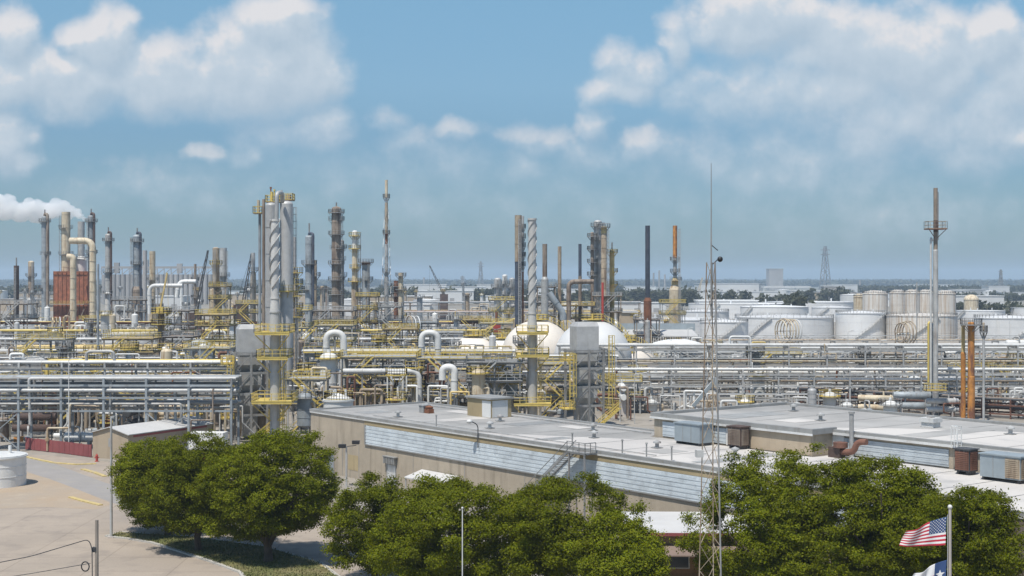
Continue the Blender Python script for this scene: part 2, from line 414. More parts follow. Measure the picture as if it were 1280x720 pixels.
def frame(px0, px1, Y, depth, zs, label, steel='galv', rail='yellow', nx=2, name='process_structure', braces=True, railw=.08, railon=None, stairs=True, cat='steel structure'):
    x0, x1 = gx(px0, Y), gx(px1, Y); L_ = x1-x0; t = thing(name, label, cat, (x0, Y, 0), 0, 'open steel process structures')
    pw = .28
    for i in range(nx+1):
        for y in (0, depth):
            x = L_*i/nx; MB().box(x-pw/2, x+pw/2, y-pw/2, y+pw/2, 0, zs[-1]+.2).build('post', steel, t)
    for k, z in enumerate(zs):
        b = MB().box(-.5, L_+.5, -.5, depth+.5, z-.08, z)
        for y in (0, depth): b.box(-.4, L_+.4, y-.12, y+.12, z-.42, z-.085)
        for i in range(nx+1): b.box(L_*i/nx-.1, L_*i/nx+.1, .13, depth-.13, z-.40, z-.085)
        d = b.build('deck', steel, t)
        if railon is None or k in railon:
            MB().rail([(-.45,-.45),(L_+.45,-.45),(L_+.45,depth+.45),(-.45,depth+.45)], z, 1.1, railw, 1.5, True).build('handrail', rail, d)
    if braces:
        b = MB(); za = .2
        for z in zs:
            i = random.randrange(nx); xa, xb = L_*i/nx, L_*(i+1)/nx
            if random.random() < .5: b.bar((xa,-.02,za), (xb,-.02,z-.45), .13); b.bar((xb,.13,za), (xa,.13,z-.45), .13)
            else: b.bar((xa,-.02,za), ((xa+xb)/2,-.02,z-.45), .13); b.bar((xb,-.02,za), ((xa+xb)/2,-.02,z-.45), .13)
            za = z
        b.build('brace', steel, t)
    if stairs and len(zs) > 1:
        za = 0
        for k, z in enumerate(zs[:3]):
            b = MB(); xs = L_*.15+(k % 2)*2.0; run = (z-za)*1.05; sg = 1 if k % 2 == 0 else -1
            xa = xs if sg > 0 else xs+run-2.0; xb = xa+sg*run
            for dy in (-1.5, -.75): b.bar((xa,dy,za), (xb,dy,z), .08, .24); b.bar((xa,dy,za+1.0), (xb,dy,z+1.0), railw)
            m = max(3, int((z-za)/.3))
            for j in range(m): xx = xa+(xb-xa)*(j+.5)/m; zz = za+(z-za)*(j+.5)/m; b.box(xx-.13, xx+.13, -1.46, -.79, zz-.03, zz+.02)
            b.build('stair', rail, t); za = z
    return t

def vessel(px, w, ytop, Y, label, m='lightgrey', z0=None, legs=True, rail=None, band=True, name='vertical_vessel'):
    r = w/2*Y/F; ht = gz(ytop, Y); t = thing(name, label, 'vessel', (gx(px, Y), Y, 0), 0, 'upright vessels in the plant')
    zb = min(1.5, ht*.2) if z0 is None else z0
    b = MB().lathe([(r, zb), (r, ht-r*.5)], 20); b.dome(r, ht-r*.5, r*.5, 20)
    b.lathe([(.05, zb-r*.35), (r*.7, zb-r*.22), (r, zb)], 20)
    if band:
        for k in range(1, 4): z = zb+(ht-zb)*k/4; b.ring(r, r+.05, z-.06, z+.06, 20)
    b.cyl((0,0,ht-.1), (0,0,ht+.6), r*.22, n=8)
    b.build('shell', m, t)
    if zb > .3:
        for k in range(4):
            a = pi/4+k*pi/2; MB().box(r*.8*cos(a)-.12, r*.8*cos(a)+.12, r*.8*sin(a)-.12, r*.8*sin(a)+.12, 0, zb+.2).build('leg', 'steel', t)
    pr = max(.1, r*.16)
    MB().tube(rounded([(r*.9,-r*.4,ht*.75),(r*1.35,-r*.5,ht*.75),(r*1.35,-r*.5,.3)], pr*3), pr, 8).build('side_pipe', random.choice(['galv','lightgrey','cream']), t)
    if rail:
        z = ht-r*.6; p = MB().ring(r+.03, r+.9, z-.08, z, 16).build('platform', rail, t)
        MB().rail([((r+.85)*cos(2*pi*k/14), (r+.85)*sin(2*pi*k/14)) for k in range(14)], z, 1.1, .08, 1.2, True).build('handrail', rail, p)
    return t

def drum(px, wpx, py, hpx, Y, label, m='white', rz=0.0, name='horizontal_drum', zc=None):
    L_ = wpx*Y/F; r = hpx/2*Y/F; z = gz(py, Y) if zc is None else zc
    t = thing(name, label, 'drum', (gx(px, Y), Y, 0), rz, 'horizontal drums in the plant')
    n = 18; prof = [(-L_/2, .02)]+[(-L_/2+r*.5*(1-cos(pi/2*i/4)), r*sin(pi/2*i/4)) for i in range(1, 5)]
    prof += [(-x, q) for x, q in prof[::-1]]
    MB().tube([(x,0,z) for x, q in prof], [q for x, q in prof], n).cyl((L_*.2,0,z+r*.9), (L_*.2,0,z+r+.5), r*.3, n=10).build('shell', m, t)
    for s in (-.3, .3): MB().box(L_*s-.2, L_*s+.2, -r*.8, r*.8, 0, max(z-r*.55, .15)).build('saddle', 'concretepole', t)
    MB().tube(rounded([(-L_*.2,0,z+r*.9),(-L_*.2,0,z+r+.8),(-L_*.2+1.2,-r*1.2,z+r+.8),(-L_*.2+1.2,-r*1.2,.2)], .5), max(.1, r*.16), 8).build('outlet_pipe', random.choice(['galv','lightgrey','cream']), t)
    return t

def upipe(pts, r, m, label, rad=None, name='overhead_pipe', cat='pipe', support=True):
    """pts: (px, py, Y)"""
    P = [Vector((gx(a, Y), Y, gz(b, Y))) for a, b, Y in pts]; o = P[0].copy(); o.z = 0
    t = thing(name, label, cat, o, 0, 'large overhead pipes')
    Q = rounded([p-o for p in P], rad or r*3.2, 8); b = MB().tube(Q, r, 14)
    f = b
    for i in range(len(P)-1):
        a, c = P[i]-o, P[i+1]-o; L_ = (c-a).length; k = int(L_/4)
        d = (c-a).normalized()
        for j in range(1, k+1):
            q = a+(c-a)*(j/(k+1)); f.cyl(q-d*.08, q+d*.08, r*1.12, n=14)
    b.build('pipe_run', m, t)
    if support:
        i = max(range(len(P)-1), key=lambda i: (P[i+1]-P[i]).xy.length); a, c = P[i]-o, P[i+1]-o
        if (c-a).xy.length > 2:
            for u in ((.25, .75) if (c-a).xy.length > 6 else (.5,)):
                q = a+(c-a)*u; MB().box(q.x-.12, q.x+.12, q.y+.0-.12, q.y+.12, 0, q.z-r).build('support_post', 'steel', t)
    return t

def lattice_part(b, h, w0, w1, nseg, t, legs=4, z0=0, tl=None, horiz=True):
    def corner(k, z):
        u = (z-z0)/(h-z0); w = (w0+(w1-w0)*u)/2*1.2; a = 2*pi*(k+.5)/legs; return Vector((w*cos(a), w*sin(a), z))
    for i in range(nseg):
        za = z0+(h-z0)*i/nseg; zb = z0+(h-z0)*(i+1)/nseg
        for k in range(legs):
            if i % 2: b.bar(corner(k, za), corner((k+1)%legs, zb), t)
            else: b.bar(corner((k+1)%legs, za), corner(k, zb), t)
            if horiz: b.bar(corner(k, zb), corner((k+1)%legs, zb), t)
    return [(corner(k, z0), corner(k, h)) for k in range(legs)]

def strake_stack(px, w, ytop, ycone, Y, label, plats, ybase_w, sd=.2):
    t = thing('straked_stack', label, 'stack', (gx(px, Y), Y, 0), 0, 'white stacks with spiral strakes')
    r = w/2*Y/F; R2 = ybase_w/2*Y/F; zt = gz(ytop, Y); zc = gz(ycone, Y); zc2 = gz(ycone+16, Y); n = 24
    b = MB().lathe([(r, zc), (r, zt), (r*.85, zt), (r*.85, zt-2)], n); b.ring(r, r+.12, zt-.3, zt, n).ring(r, r+.1, zc-.1, zc+.15, n); b.ring(.01, r*.85, zt-2.05, zt-2, n)
    b.build('upper_shell', 'strake', t)
    MB().lathe([(R2, zc2), (r, zc)], n).build('cone_transition', 'strake', t)
    MB().lathe([(R2, 0), (R2, zc2)], n).ring(R2, R2+.12, zc2-.2, zc2, n).ring(R2, R2+.1, zc2*.55, zc2*.55+.2, n).build('lower_shell', 'insul', t)
    zs0 = zc+1.5; span = zt-zs0; turns = span/(r*2*5.0)
    for j in range(3):
        s = MB(); m = int(turns*28); vs = []; 
        for i in range(m+1):
            a = 2*pi*(j/3+turns*i/m); z = zs0+span*i/m
            for rr, dz in ((r-.02, .07), (r+sd, .07), (r+sd, -.07), (r-.02, -.07)): vs.append((rr*cos(a), rr*sin(a), z+dz))
        fs = []
        for i in range(m):
            for q in range(4): q2 = (q+1) % 4; fs.append((4*i+q, 4*i+4+q, 4*i+4+q2, 4*i+q2))
        fs += [(0,1,2,3), tuple(4*m+q for q in (3,2,1,0))]
        s.add(vs, fs); s.build('strake', 'galv', t)
    for (py, ext) in plats:
        z = gz(py, Y); e = R2+ext
        p = MB(); p.box(-e, e, -e, -R2-.03, z-.12, z); p.box(-e, e, R2+.03, e, z-.12, z); p.box(-e, -R2-.03, -R2-.03, R2+.03, z-.119, z-.001); p.box(R2+.03, e, -R2-.03, R2+.03, z-.119, z-.001)
        p.bar((-e+.1,-e+.1,z-.25), (e-.1,-e+.1,z-.25), .14, .25)
        for sx in (-1, 1): p.bar((sx*(e-.1),-e+.1,z-.3), (sx*R2*.7,-R2*.7,z-e), .12)
        pp = p.build('platform', 'yellow', t)
        MB().rail([(-e,-e),(e,-e),(e,e),(-e,e)], z, 1.15, .09, 1.1, True).build('handrail', 'yellow', pp)
    MB().ladder((R2+.25, -.3, .5), (R2+.25, -.3, gz(plats[0][0], Y)), .55, .08, True, (.8, -.6)).build('ladder', 'yellow', t)
    return t
# ------------------------------------------------------------------ light, sky, haze
EL = R(65); AZ = Vector((-.45, -.89)).normalized()
sdir = Vector((AZ.x*cos(EL), AZ.y*cos(EL), sin(EL)))
sun = bpy.data.objects.new('sun', bpy.data.lights.new('sun', 'SUN')); COL.objects.link(sun)
sun.data.energy = 4.2; sun.data.angle = R(.55); sun.data.color = (1, .95, .87)
sun.rotation_euler = sdir.to_track_quat('Z', 'Y').to_euler()
w = bpy.data.worlds.new('World'); sc.world = w; w.use_nodes = True
nt = w.node_tree; N = nt.nodes; L = nt.links; N.clear()
outw = N.new('ShaderNodeOutputWorld'); bg = N.new('ShaderNodeBackground'); bgc = N.new('ShaderNodeBackground'); mixs = N.new('ShaderNodeMixShader')
sky = N.new('ShaderNodeTexSky'); sky.sky_type = 'NISHITA'; sky.sun_disc = False; sky.sun_elevation = EL; sky.sun_rotation = atan2(AZ.x, AZ.y)
sky.air_density = 1.0; sky.dust_density = .6; sky.ozone_density = 1.2; sky.altitude = 30
SKY_STRENGTH = .085
bg.inputs['Strength'].default_value = SKY_STRENGTH
tint = N.new('ShaderNodeMix'); tint.data_type = 'RGBA'; tint.blend_type = 'MULTIPLY'; tint.inputs[0].default_value = 1; tint.inputs[7].default_value = (.86, .97, 1.04, 1)
tsp = N.new('ShaderNodeSeparateXYZ'); ttc = N.new('ShaderNodeTexCoord'); L.new(ttc.outputs['Generated'], tsp.inputs[0])
trp = N.new('ShaderNodeValToRGB'); trp.color_ramp.elements[0].color = (.375, .52, .705, 1); trp.color_ramp.elements[1].color = (.92, 1.1, 1.16, 1); trp.color_ramp.elements[1].position = .32
te = trp.color_ramp.elements.new(.1); te.color = (.52, .715, .88, 1); te3 = trp.color_ramp.elements.new(.135); te3.color = (.71, .91, 1.01, 1); te2 = trp.color_ramp.elements.new(.19); te2.color = (.83, 1.08, 1.12, 1)
L.new(tsp.outputs[2], trp.inputs[0]); L.new(trp.outputs[0], tint.inputs[7])
L.new(sky.outputs[0], tint.inputs[6]); L.new(tint.outputs[2], bg.inputs['Color'])
# cloud field: union of soft lobes laid out on the sky by direction, broken up by fractal noise
BL = [(330,82,92,60,1),(342,32,62,36,.95),(300,60,50,40,.9),(130,52,44,46,1),(18,50,40,46,.95),(60,98,150,46,.85),(210,98,140,48,.85),(395,100,40,40,.85),(0,180,46,44,.85),(30,205,30,20,.7),
 (400,155,44,24,.55),(255,190,26,14,.5),(305,188,26,16,.42),(350,165,70,28,.45),(484,142,26,18,.36),(510,172,36,24,.42),(578,158,30,16,.42),(560,195,60,26,.32),
 (670,172,52,22,.47),(655,210,34,22,.38),(745,152,24,22,.55),(798,180,30,22,.6),(745,190,50,30,.36),(770,110,40,22,.62),(790,78,44,30,.6),(852,50,26,44,.62),(865,108,60,28,.5),
 (960,22,100,50,.95),(1060,55,100,60,.9),(1110,70,80,60,.95),(1165,75,75,75,1),(1240,55,44,50,1.05),(1290,90,60,60,.9),(1180,110,30,26,1),(1060,110,90,40,.75),(1000,115,110,50,.6),(940,120,90,40,.55),(1150,140,160,60,.62),(1250,150,90,60,.6),(1275,165,34,22,.75),(1215,195,60,36,.5),(1040,190,170,64,.43),(900,200,110,50,.37),(1080,265,240,50,.28),(620,255,280,46,.24),(200,235,180,36,.3),(460,215,150,36,.28)]
grp = bpy.data.node_groups.new('cloud_field', 'ShaderNodeTree')
grp.interface.new_socket('P', in_out='INPUT', socket_type='NodeSocketVector'); grp.interface.new_socket('Field', in_out='OUTPUT', socket_type='NodeSocketFloat')
GN, GL = grp.nodes, grp.links; gi = GN.new('NodeGroupInput'); go = GN.new('NodeGroupOutput')
def gm(op, a, b=None, c=None, NN=None, LL=None):
    NN = NN or GN; LL = LL or GL; n = NN.new('ShaderNodeMath'); n.operation = op
    for i, x in enumerate((a, b, c)):
        if x is None: continue
        if isinstance(x, (int, float)): n.inputs[i].default_value = x
        else: LL.new(x, n.inputs[i])
    return n.outputs[0]
nw = GN.new('ShaderNodeTexNoise'); nw.inputs['Scale'].default_value = 26; nw.inputs['Detail'].default_value = 5; GL.new(gi.outputs[0], nw.inputs['Vector'])
wv = GN.new('ShaderNodeVectorMath'); wv.operation = 'MULTIPLY_ADD'; GL.new(nw.outputs['Color'], wv.inputs[0]); wv.inputs[1].default_value = (.040, .032, 0)
wo = GN.new('ShaderNodeVectorMath'); wo.operation = 'ADD'; GL.new(gi.outputs[0], wo.inputs[0]); wo.inputs[1].default_value = (-.020, -.016, 0); GL.new(wo.outputs[0], wv.inputs[2])
acc = None
for (bx, by, rx, ry, bw) in BL:
    c = ((bx-640)/F, (HZ-by)/F, 0)
    sb = GN.new('ShaderNodeVectorMath'); sb.operation = 'MULTIPLY_ADD'
    iv = (F/rx, F/ry, 0); GL.new(wv.outputs[0], sb.inputs[0]); sb.inputs[1].default_value = iv; sb.inputs[2].default_value = (-c[0]*iv[0], -c[1]*iv[1], 0)
    ln = GN.new('ShaderNodeVectorMath'); ln.operation = 'DOT_PRODUCT'; GL.new(sb.outputs[0], ln.inputs[0]); GL.new(sb.outputs[0], ln.inputs[1])
    f = gm('MULTIPLY_ADD', ln.outputs['Value'], -.55*bw, bw)
    acc = f if acc is None else gm('SMOOTH_MAX', acc, f, .22)
n1 = GN.new('ShaderNodeTexNoise'); n1.inputs['Scale'].default_value = 34; n1.inputs['Detail'].default_value = 7; n1.inputs['Roughness'].default_value = .58; GL.new(gi.outputs[0], n1.inputs['Vector'])
fld = gm('ADD', gm('MAXIMUM', acc, -.3), gm('MULTIPLY_ADD', n1.outputs['Fac'], .7, -.35))
GL.new(fld, go.inputs[0])
tc = N.new('ShaderNodeTexCoord'); sp = N.new('ShaderNodeSeparateXYZ'); L.new(tc.outputs['Generated'], sp.inputs[0])
ay = gm('MAXIMUM', gm('ABSOLUTE', sp.outputs[1], NN=N, LL=L), .05, NN=N, LL=L)
cu = gm('DIVIDE', sp.outputs[0], ay, NN=N, LL=L); cv = gm('DIVIDE', sp.outputs[2], ay, NN=N, LL=L)
cp = N.new('ShaderNodeCombineXYZ'); L.new(cu, cp.inputs[0]); L.new(cv, cp.inputs[1])
ga = N.new('ShaderNodeGroup'); ga.node_tree = grp; L.new(cp.outputs[0], ga.inputs[0])
ofs = N.new('ShaderNodeVectorMath'); ofs.operation = 'ADD'; L.new(cp.outputs[0], ofs.inputs[0]); ofs.inputs[1].default_value = (-.0035, .011, 0)
gb = N.new('ShaderNodeGroup'); gb.node_tree = grp; L.new(ofs.outputs[0], gb.inputs[0])
al = N.new('ShaderNodeMapRange'); al.interpolation_type = 'SMOOTHSTEP'; al.inputs['From Min'].default_value = .02; al.inputs['From Max'].default_value = .78; al.inputs['To Max'].default_value = .82
L.new(ga.outputs[0], al.inputs['Value'])
df = gm('SUBTRACT', ga.outputs[0], gb.outputs[0], NN=N, LL=L)
sh = N.new('ShaderNodeMapRange'); sh.inputs['From Min'].default_value = -.2; sh.inputs['From Max'].default_value = .3; L.new(df, sh.inputs['Value'])
cr = N.new('ShaderNodeValToRGB'); cr.color_ramp.elements[0].color = (.40, .475, .55, 1); cr.color_ramp.elements[1].color = (.73, .69, .675, 1)
e = cr.color_ramp.elements.new(.62); e.color = (.51, .565, .62, 1)
L.new(sh.outputs[0], cr.inputs[0]); L.new(cr.outputs[0], bgc.inputs['Color']); bgc.inputs['Strength'].default_value = 1.0
L.new(al.outputs[0], mixs.inputs[0]); L.new(bg.outputs[0], mixs.inputs[1]); L.new(bgc.outputs[0], mixs.inputs[2]); L.new(mixs.outputs[0], outw.inputs['Surface'])
# haze: one even box of air
def vol_mat(name, col, dens, aniso=0.0):
    m = bpy.data.materials.new(name); m.use_nodes = True; nt = m.node_tree; nt.nodes.clear()
    o = nt.nodes.new('ShaderNodeOutputMaterial'); v = nt.nodes.new('ShaderNodeVolumePrincipled')
    v.inputs['Color'].default_value = (*col, 1); v.inputs['Density'].default_value = dens; v.inputs['Anisotropy'].default_value = aniso
    nt.links.new(v.outputs[0], o.inputs['Volume']); return m
HAZE_D = .00012
hz = MB().box(-9000, 9000, -500, 13500, -1.2, 125).build('haze', vol_mat('haze_air', (.64, .81, 1.0), HAZE_D, .1)); hz['kind'] = 'stuff'
hz['label'] = 'pale blue haze that fades the far plant and horizon'; hz['category'] = 'haze'
# ------------------------------------------------------------------ ground
def noise_mix_mat(name, a, b, scale, thr=.5, wid=.2, rough=.9, c=None, cscale=3, cthr=.6, fine=.12, far=None, joints=0):
    m = bpy.data.materials.new(name); nt, N, L = nodes_of(m); bs = N['Principled BSDF']; bs.inputs['Roughness'].default_value = rough
    tc = N.new('ShaderNodeTexCoord')
    def ns(s, d=6, r=.6):
        n = N.new('ShaderNodeTexNoise'); n.inputs['Scale'].default_value = s; n.inputs['Detail'].default_value = d; n.inputs['Roughness'].default_value = r; L.new(tc.outputs['Object'], n.inputs['Vector']); return n.outputs['Fac']
    def mr(x, lo, hi, t0=0, t1=1):
        q = N.new('ShaderNodeMapRange'); q.inputs['From Min'].default_value = lo; q.inputs['From Max'].default_value = hi; q.inputs['To Min'].default_value = t0; q.inputs['To Max'].default_value = t1; L.new(x, q.inputs['Value']); return q.outputs[0]
    def mix(f, x, y):
        q = N.new('ShaderNodeMix'); q.data_type = 'RGBA'; L.new(f, q.inputs[0])
        for s, v in ((6, x), (7, y)):
            if isinstance(v, tuple): q.inputs[s].default_value = (*v, 1)
            else: L.new(v, q.inputs[s])
        return q.outputs[2]
    col = mix(mr(ns(scale), thr-wid/2, thr+wid/2), a, b)
    if c: col = mix(mr(ns(cscale), cthr-.08, cthr+.1, 0, .7), col, c)
    if joints:
        bt = N.new('ShaderNodeTexBrick'); bt.inputs['Scale'].default_value = 1.0; bt.inputs['Brick Width'].default_value = 7.3; bt.inputs['Row Height'].default_value = 6.1; bt.inputs['Mortar Size'].default_value = .07; bt.offset = 0; L.new(tc.outputs['Object'], bt.inputs['Vector'])
        bt.inputs['Color1'].default_value = (1,1,1,1); bt.inputs['Color2'].default_value = (.95,.955,.96,1); bt.inputs['Mortar'].default_value = (.74,.73,.72,1)
        mm = N.new('ShaderNodeMix'); mm.data_type = 'RGBA'; mm.blend_type = 'MULTIPLY'; mm.inputs[0].default_value = joints; L.new(col, mm.inputs[6]); L.new(bt.outputs['Color'], mm.inputs[7]); col = mm.outputs[2]
    if far:
        sp = N.new('ShaderNodeSeparateXYZ'); L.new(tc.outputs['Object'], sp.inputs[0])
        fc = mix(mr(ns(.006), .42, .58), far[0], far[1]); fc = mix(mr(ns(.02, 3), .55, .62, 0, .8), fc, far[2])
        col = mix(mr(sp.outputs[1], 900, 2200), col, fc)
    s2 = N.new('ShaderNodeVectorMath'); s2.operation = 'SCALE'; L.new(col, s2.inputs[0]); L.new(mr(ns(6, 4), .3, .7, 1-fine, 1+fine), s2.inputs['Scale'])
    L.new(s2.outputs[0], bs.inputs['Base Color'])
    MATS[name] = m; return m
noise_mix_mat('ground_mix', (.31, .28, .24), (.235, .215, .185), .05, c=(.19, .16, .12), cscale=.35, far=((.12, .125, .10), (.24, .225, .19), (.07, .085, .05)))
noise_mix_mat('yardconcrete', (.365, .305, .245), (.315, .265, .215), .09, wid=.25, c=(.235, .20, .17), cscale=.33, cthr=.58, fine=.08, joints=.75)
noise_mix_mat('asphaltgrey', (.30, .28, .265), (.255, .24, .225), .12, wid=.25, c=(.33, .3, .25), cscale=.4, fine=.07)
noise_mix_mat('dirt', (.36, .275, .19), (.335, .28, .22), .15, wid=.3, c=(.40, .33, .25), cscale=.5, fine=.1)
noise_mix_mat('grassmat', (.115, .12, .035), (.19, .165, .075), .35, thr=.52, wid=.2, c=(.07, .095, .025), cscale=1.2, fine=.3)
noise_mix_mat('roofgrey', (.35, .34, .325), (.265, .26, .25), .07, wid=.16, c=(.40, .395, .38), cscale=.16, cthr=.56, fine=.05)
noise_mix_mat('rooflight', (.54, .515, .485), (.45, .43, .41), .06, wid=.25, c=(.33, .325, .32), cscale=.2, cthr=.6, fine=.05)
struct(MB().add([(-8500,-400,0),(8500,-400,0),(8500,13000,0),(-8500,13000,0)], [(0,1,2,3)]).build('ground', 'ground_mix'))
def sheet(name, pix, z, m, kind='structure', world=False):
    P = [(p if world else ground(*p)) for p in pix]
    o = MB().add([(x,y,z) for x,y in P], [tuple(range(len(P)))]).build(name, m); 
    if kind: o['kind'] = kind
    return o
yard = sheet('yard_paving', [(-250,565),(60,569),(300,596),(470,640),(470,760),(-600,760)], .004, 'yardconcrete')
sheet('road', [(-200,566),(34,571),(66,579),(133,604),(220,628),(300,648),(300,664),(150,632),(100,613),(30,588),(-200,578)], .008, 'asphaltgrey')
sheet('dirt_ground', [(-150,585),(30,590),(60,598),(100,613),(140,630),(120,637),(60,634),(-150,640)], .012, 'dirt')
# painted kerb lines
def strip(pix, wd, z0, z1):
    P = [Vector((*ground(*p), 0)) for p in pix]; b = MB(); Lp = []; Rp = []
    for i, p in enumerate(P):
        d = (P[min(i+1, len(P)-1)]-P[max(i-1, 0)]).normalized(); n = Vector((-d.y, d.x, 0))*wd/2
        Lp.append(p+n); Rp.append(p-n)
    for i in range(len(P)-1):
        a, c, d, e = Lp[i], Lp[i+1], Rp[i+1], Rp[i]
        vs = [(q.x, q.y, z) for z in (z0, z1) for q in (a, c, d, e)]
        b.add(vs, [(4,7,6,5),(0,4,5,1),(2,6,7,3)]+([(0,3,7,4)] if i == 0 else [])+([(1,5,6,2)] if i == len(P)-2 else []))
    return b
for i, (pix, lab) in enumerate([([(30,571),(48,575),(68,579),(95,581),(120,580)], 'long yellow kerb curving in front of the maroon fence'), ([(103,587),(118,591),(131,596)], 'short yellow kerb beside the red hydrant and tan hut'), ([(88,622),(105,627),(126,632)], 'yellow kerb on the tan dirt strip near the steel light pole'), ([(365,697),(385,700),(412,712)], 'yellow kerb beyond the grass island, seen under the big oak')]):
    o = strip(pix, .55, .0, .13).build('painted_kerb', 'linepaint'); tag(o, lab, 'kerb', 'yellow painted kerbs')
# grass island with concrete kerb
isl = [(133,671),(150,666),(240,672),(330,684),(400,704),(440,735),(430,790),(330,760),(300,716),(262,702),(225,690),(190,679),(160,674)]
sheet('grass_island', isl, .125, 'grassmat')
struct(strip(isl+[isl[0]], .35, 0.0, .14).build('island_kerb', 'kerb'))
def grass_blades():
    P = [ground(*p) for p in isl]; xs = [p[0] for p in P]; ys = [p[1] for p in P]; vs = []; fs = []
    def inside(x, y):
        c = False
        for i in range(len(P)):
            (x0,y0),(x1,y1) = P[i], P[i-1]
            if (y0 > y) != (y1 > y) and x < (x1-x0)*(y-y0)/(y1-y0)+x0: c = not c
        return c
    while len(fs) < 9000:
        x = random.uniform(min(xs), max(xs)); y = random.uniform(min(ys), max(ys))
        if not inside(x, y): continue
        a = random.uniform(0, pi); h = random.uniform(.06, .2); w_ = .05; o = len(vs)
        vs += [(x-w_*cos(a), y-w_*sin(a), .12), (x+w_*cos(a), y+w_*sin(a), .12), (x+random.uniform(-.08,.08), y+random.uniform(-.08,.08), .12+h)]; fs.append((o,o+1,o+2))
    o = MB(); o.v = vs; o.f = fs; o.sm = [False]*len(fs); o.mi = [0]*len(fs); g = o.build('grass', 'grassmat'); g['kind'] = 'stuff'
grass_blades()
# ------------------------------------------------------------------ trees
def leaf_mat(name, c0, c1, c2):
    m = bpy.data.materials.new(name); nt, N, L = nodes_of(m); b = N['Principled BSDF']; b.inputs['Roughness'].default_value = .55; b.inputs['Specular IOR Level'].default_value = .04
    g = N.new('ShaderNodeNewGeometry'); r = N.new('ShaderNodeValToRGB'); r.color_ramp.elements[0].color = (*c0, 1); r.color_ramp.elements[1].color = (*c2, 1); e = r.color_ramp.elements.new(.55); e.color = (*c1, 1)
    L.new(g.outputs['Random Per Island'], r.inputs[0])
    tc = N.new('ShaderNodeTexCoord'); n = N.new('ShaderNodeTexNoise'); n.inputs['Scale'].default_value = .45; n.inputs['Detail'].default_value = 4; L.new(tc.outputs['Object'], n.inputs['Vector'])
    q = N.new('ShaderNodeMapRange'); q.inputs['From Min'].default_value = .3; q.inputs['From Max'].default_value = .7; q.inputs['To Min'].default_value = .72; q.inputs['To Max'].default_value = 1.3; L.new(n.outputs['Fac'], q.inputs['Value'])
    oi = N.new('ShaderNodeObjectInfo'); qo = N.new('ShaderNodeMapRange'); qo.inputs['To Min'].default_value = .82; qo.inputs['To Max'].default_value = 1.16; L.new(oi.outputs['Random'], qo.inputs['Value']); qm = N.new('ShaderNodeMath'); qm.operation = 'MULTIPLY'; L.new(q.outputs[0], qm.inputs[0]); L.new(qo.outputs[0], qm.inputs[1]); q = qm
    s = N.new('ShaderNodeVectorMath'); s.operation = 'SCALE'; L.new(r.outputs[0], s.inputs[0]); L.new(q.outputs[0], s.inputs['Scale']); L.new(s.outputs[0], b.inputs['Base Color'])
    t = N.new('ShaderNodeBsdfTranslucent'); s2 = N.new('ShaderNodeVectorMath'); s2.operation = 'MULTIPLY'; L.new(s.outputs[0], s2.inputs[0]); s2.inputs[1].default_value = (1.3, 1.15, .3); L.new(s2.outputs[0], t.inputs['Color'])
    mx = N.new('ShaderNodeMixShader'); mx.inputs[0].default_value = .3; L.new(b.outputs[0], mx.inputs[1]); L.new(t.outputs[0], mx.inputs[2]); L.new(mx.outputs[0], N['Material Output'].inputs['Surface'])
    MATS[name] = m
leaf_mat('oakleaf', (.092, .118, .006), (.14, .164, .009), (.19, .198, .014))
leaf_mat('farleaf', (.06, .068, .045), (.08, .086, .06), (.105, .108, .075))
def leaves_mesh(name, centers, sig, per, size, m, updir=None, parent=None):
    C = np.repeat(np.asarray(centers), per, axis=0); n = len(C)
    d = rng.normal(size=(n,3)); d *= np.asarray(sig) if np.ndim(sig) else sig
    P = C+d
    a = rng.normal(size=(n,3)); a /= np.linalg.norm(a, axis=1)[:,None]
    nrm = rng.normal(size=(n,3))*.75+np.array((0,0,.75))
    if updir is not None: nrm += np.repeat(updir, per, axis=0)*.8
    nrm /= np.linalg.norm(nrm, axis=1)[:,None]
    u = np.cross(nrm, a); u /= (np.linalg.norm(u, axis=1)[:,None]+1e-9); v = np.cross(nrm, u)
    s = rng.uniform(size[0], size[1], n)[:,None]; l = s*rng.uniform(.5, .75, n)[:,None]
    V = np.stack([P-u*s, P-v*l*.9+u*s*.1, P+u*s, P+v*l*.9-u*s*.1], axis=1).reshape(-1,3).astype(np.float32)
    me = bpy.data.meshes.new(name); me.vertices.add(n*4); me.vertices.foreach_set('co', V.ravel())
    me.loops.add(n*4); me.loops.foreach_set('vertex_index', np.arange(n*4, dtype=np.int32))
    me.polygons.add(n); me.polygons.foreach_set('loop_start', np.arange(0, n*4, 4, dtype=np.int32)); me.polygons.foreach_set('loop_total', np.full(n, 4, dtype=np.int32))
    me.materials.append(M(m)); me.update(calc_edges=True); me.validate()
    o = bpy.data.objects.new(name, me); COL.objects.link(o)
    if parent: o.parent = parent
    return o
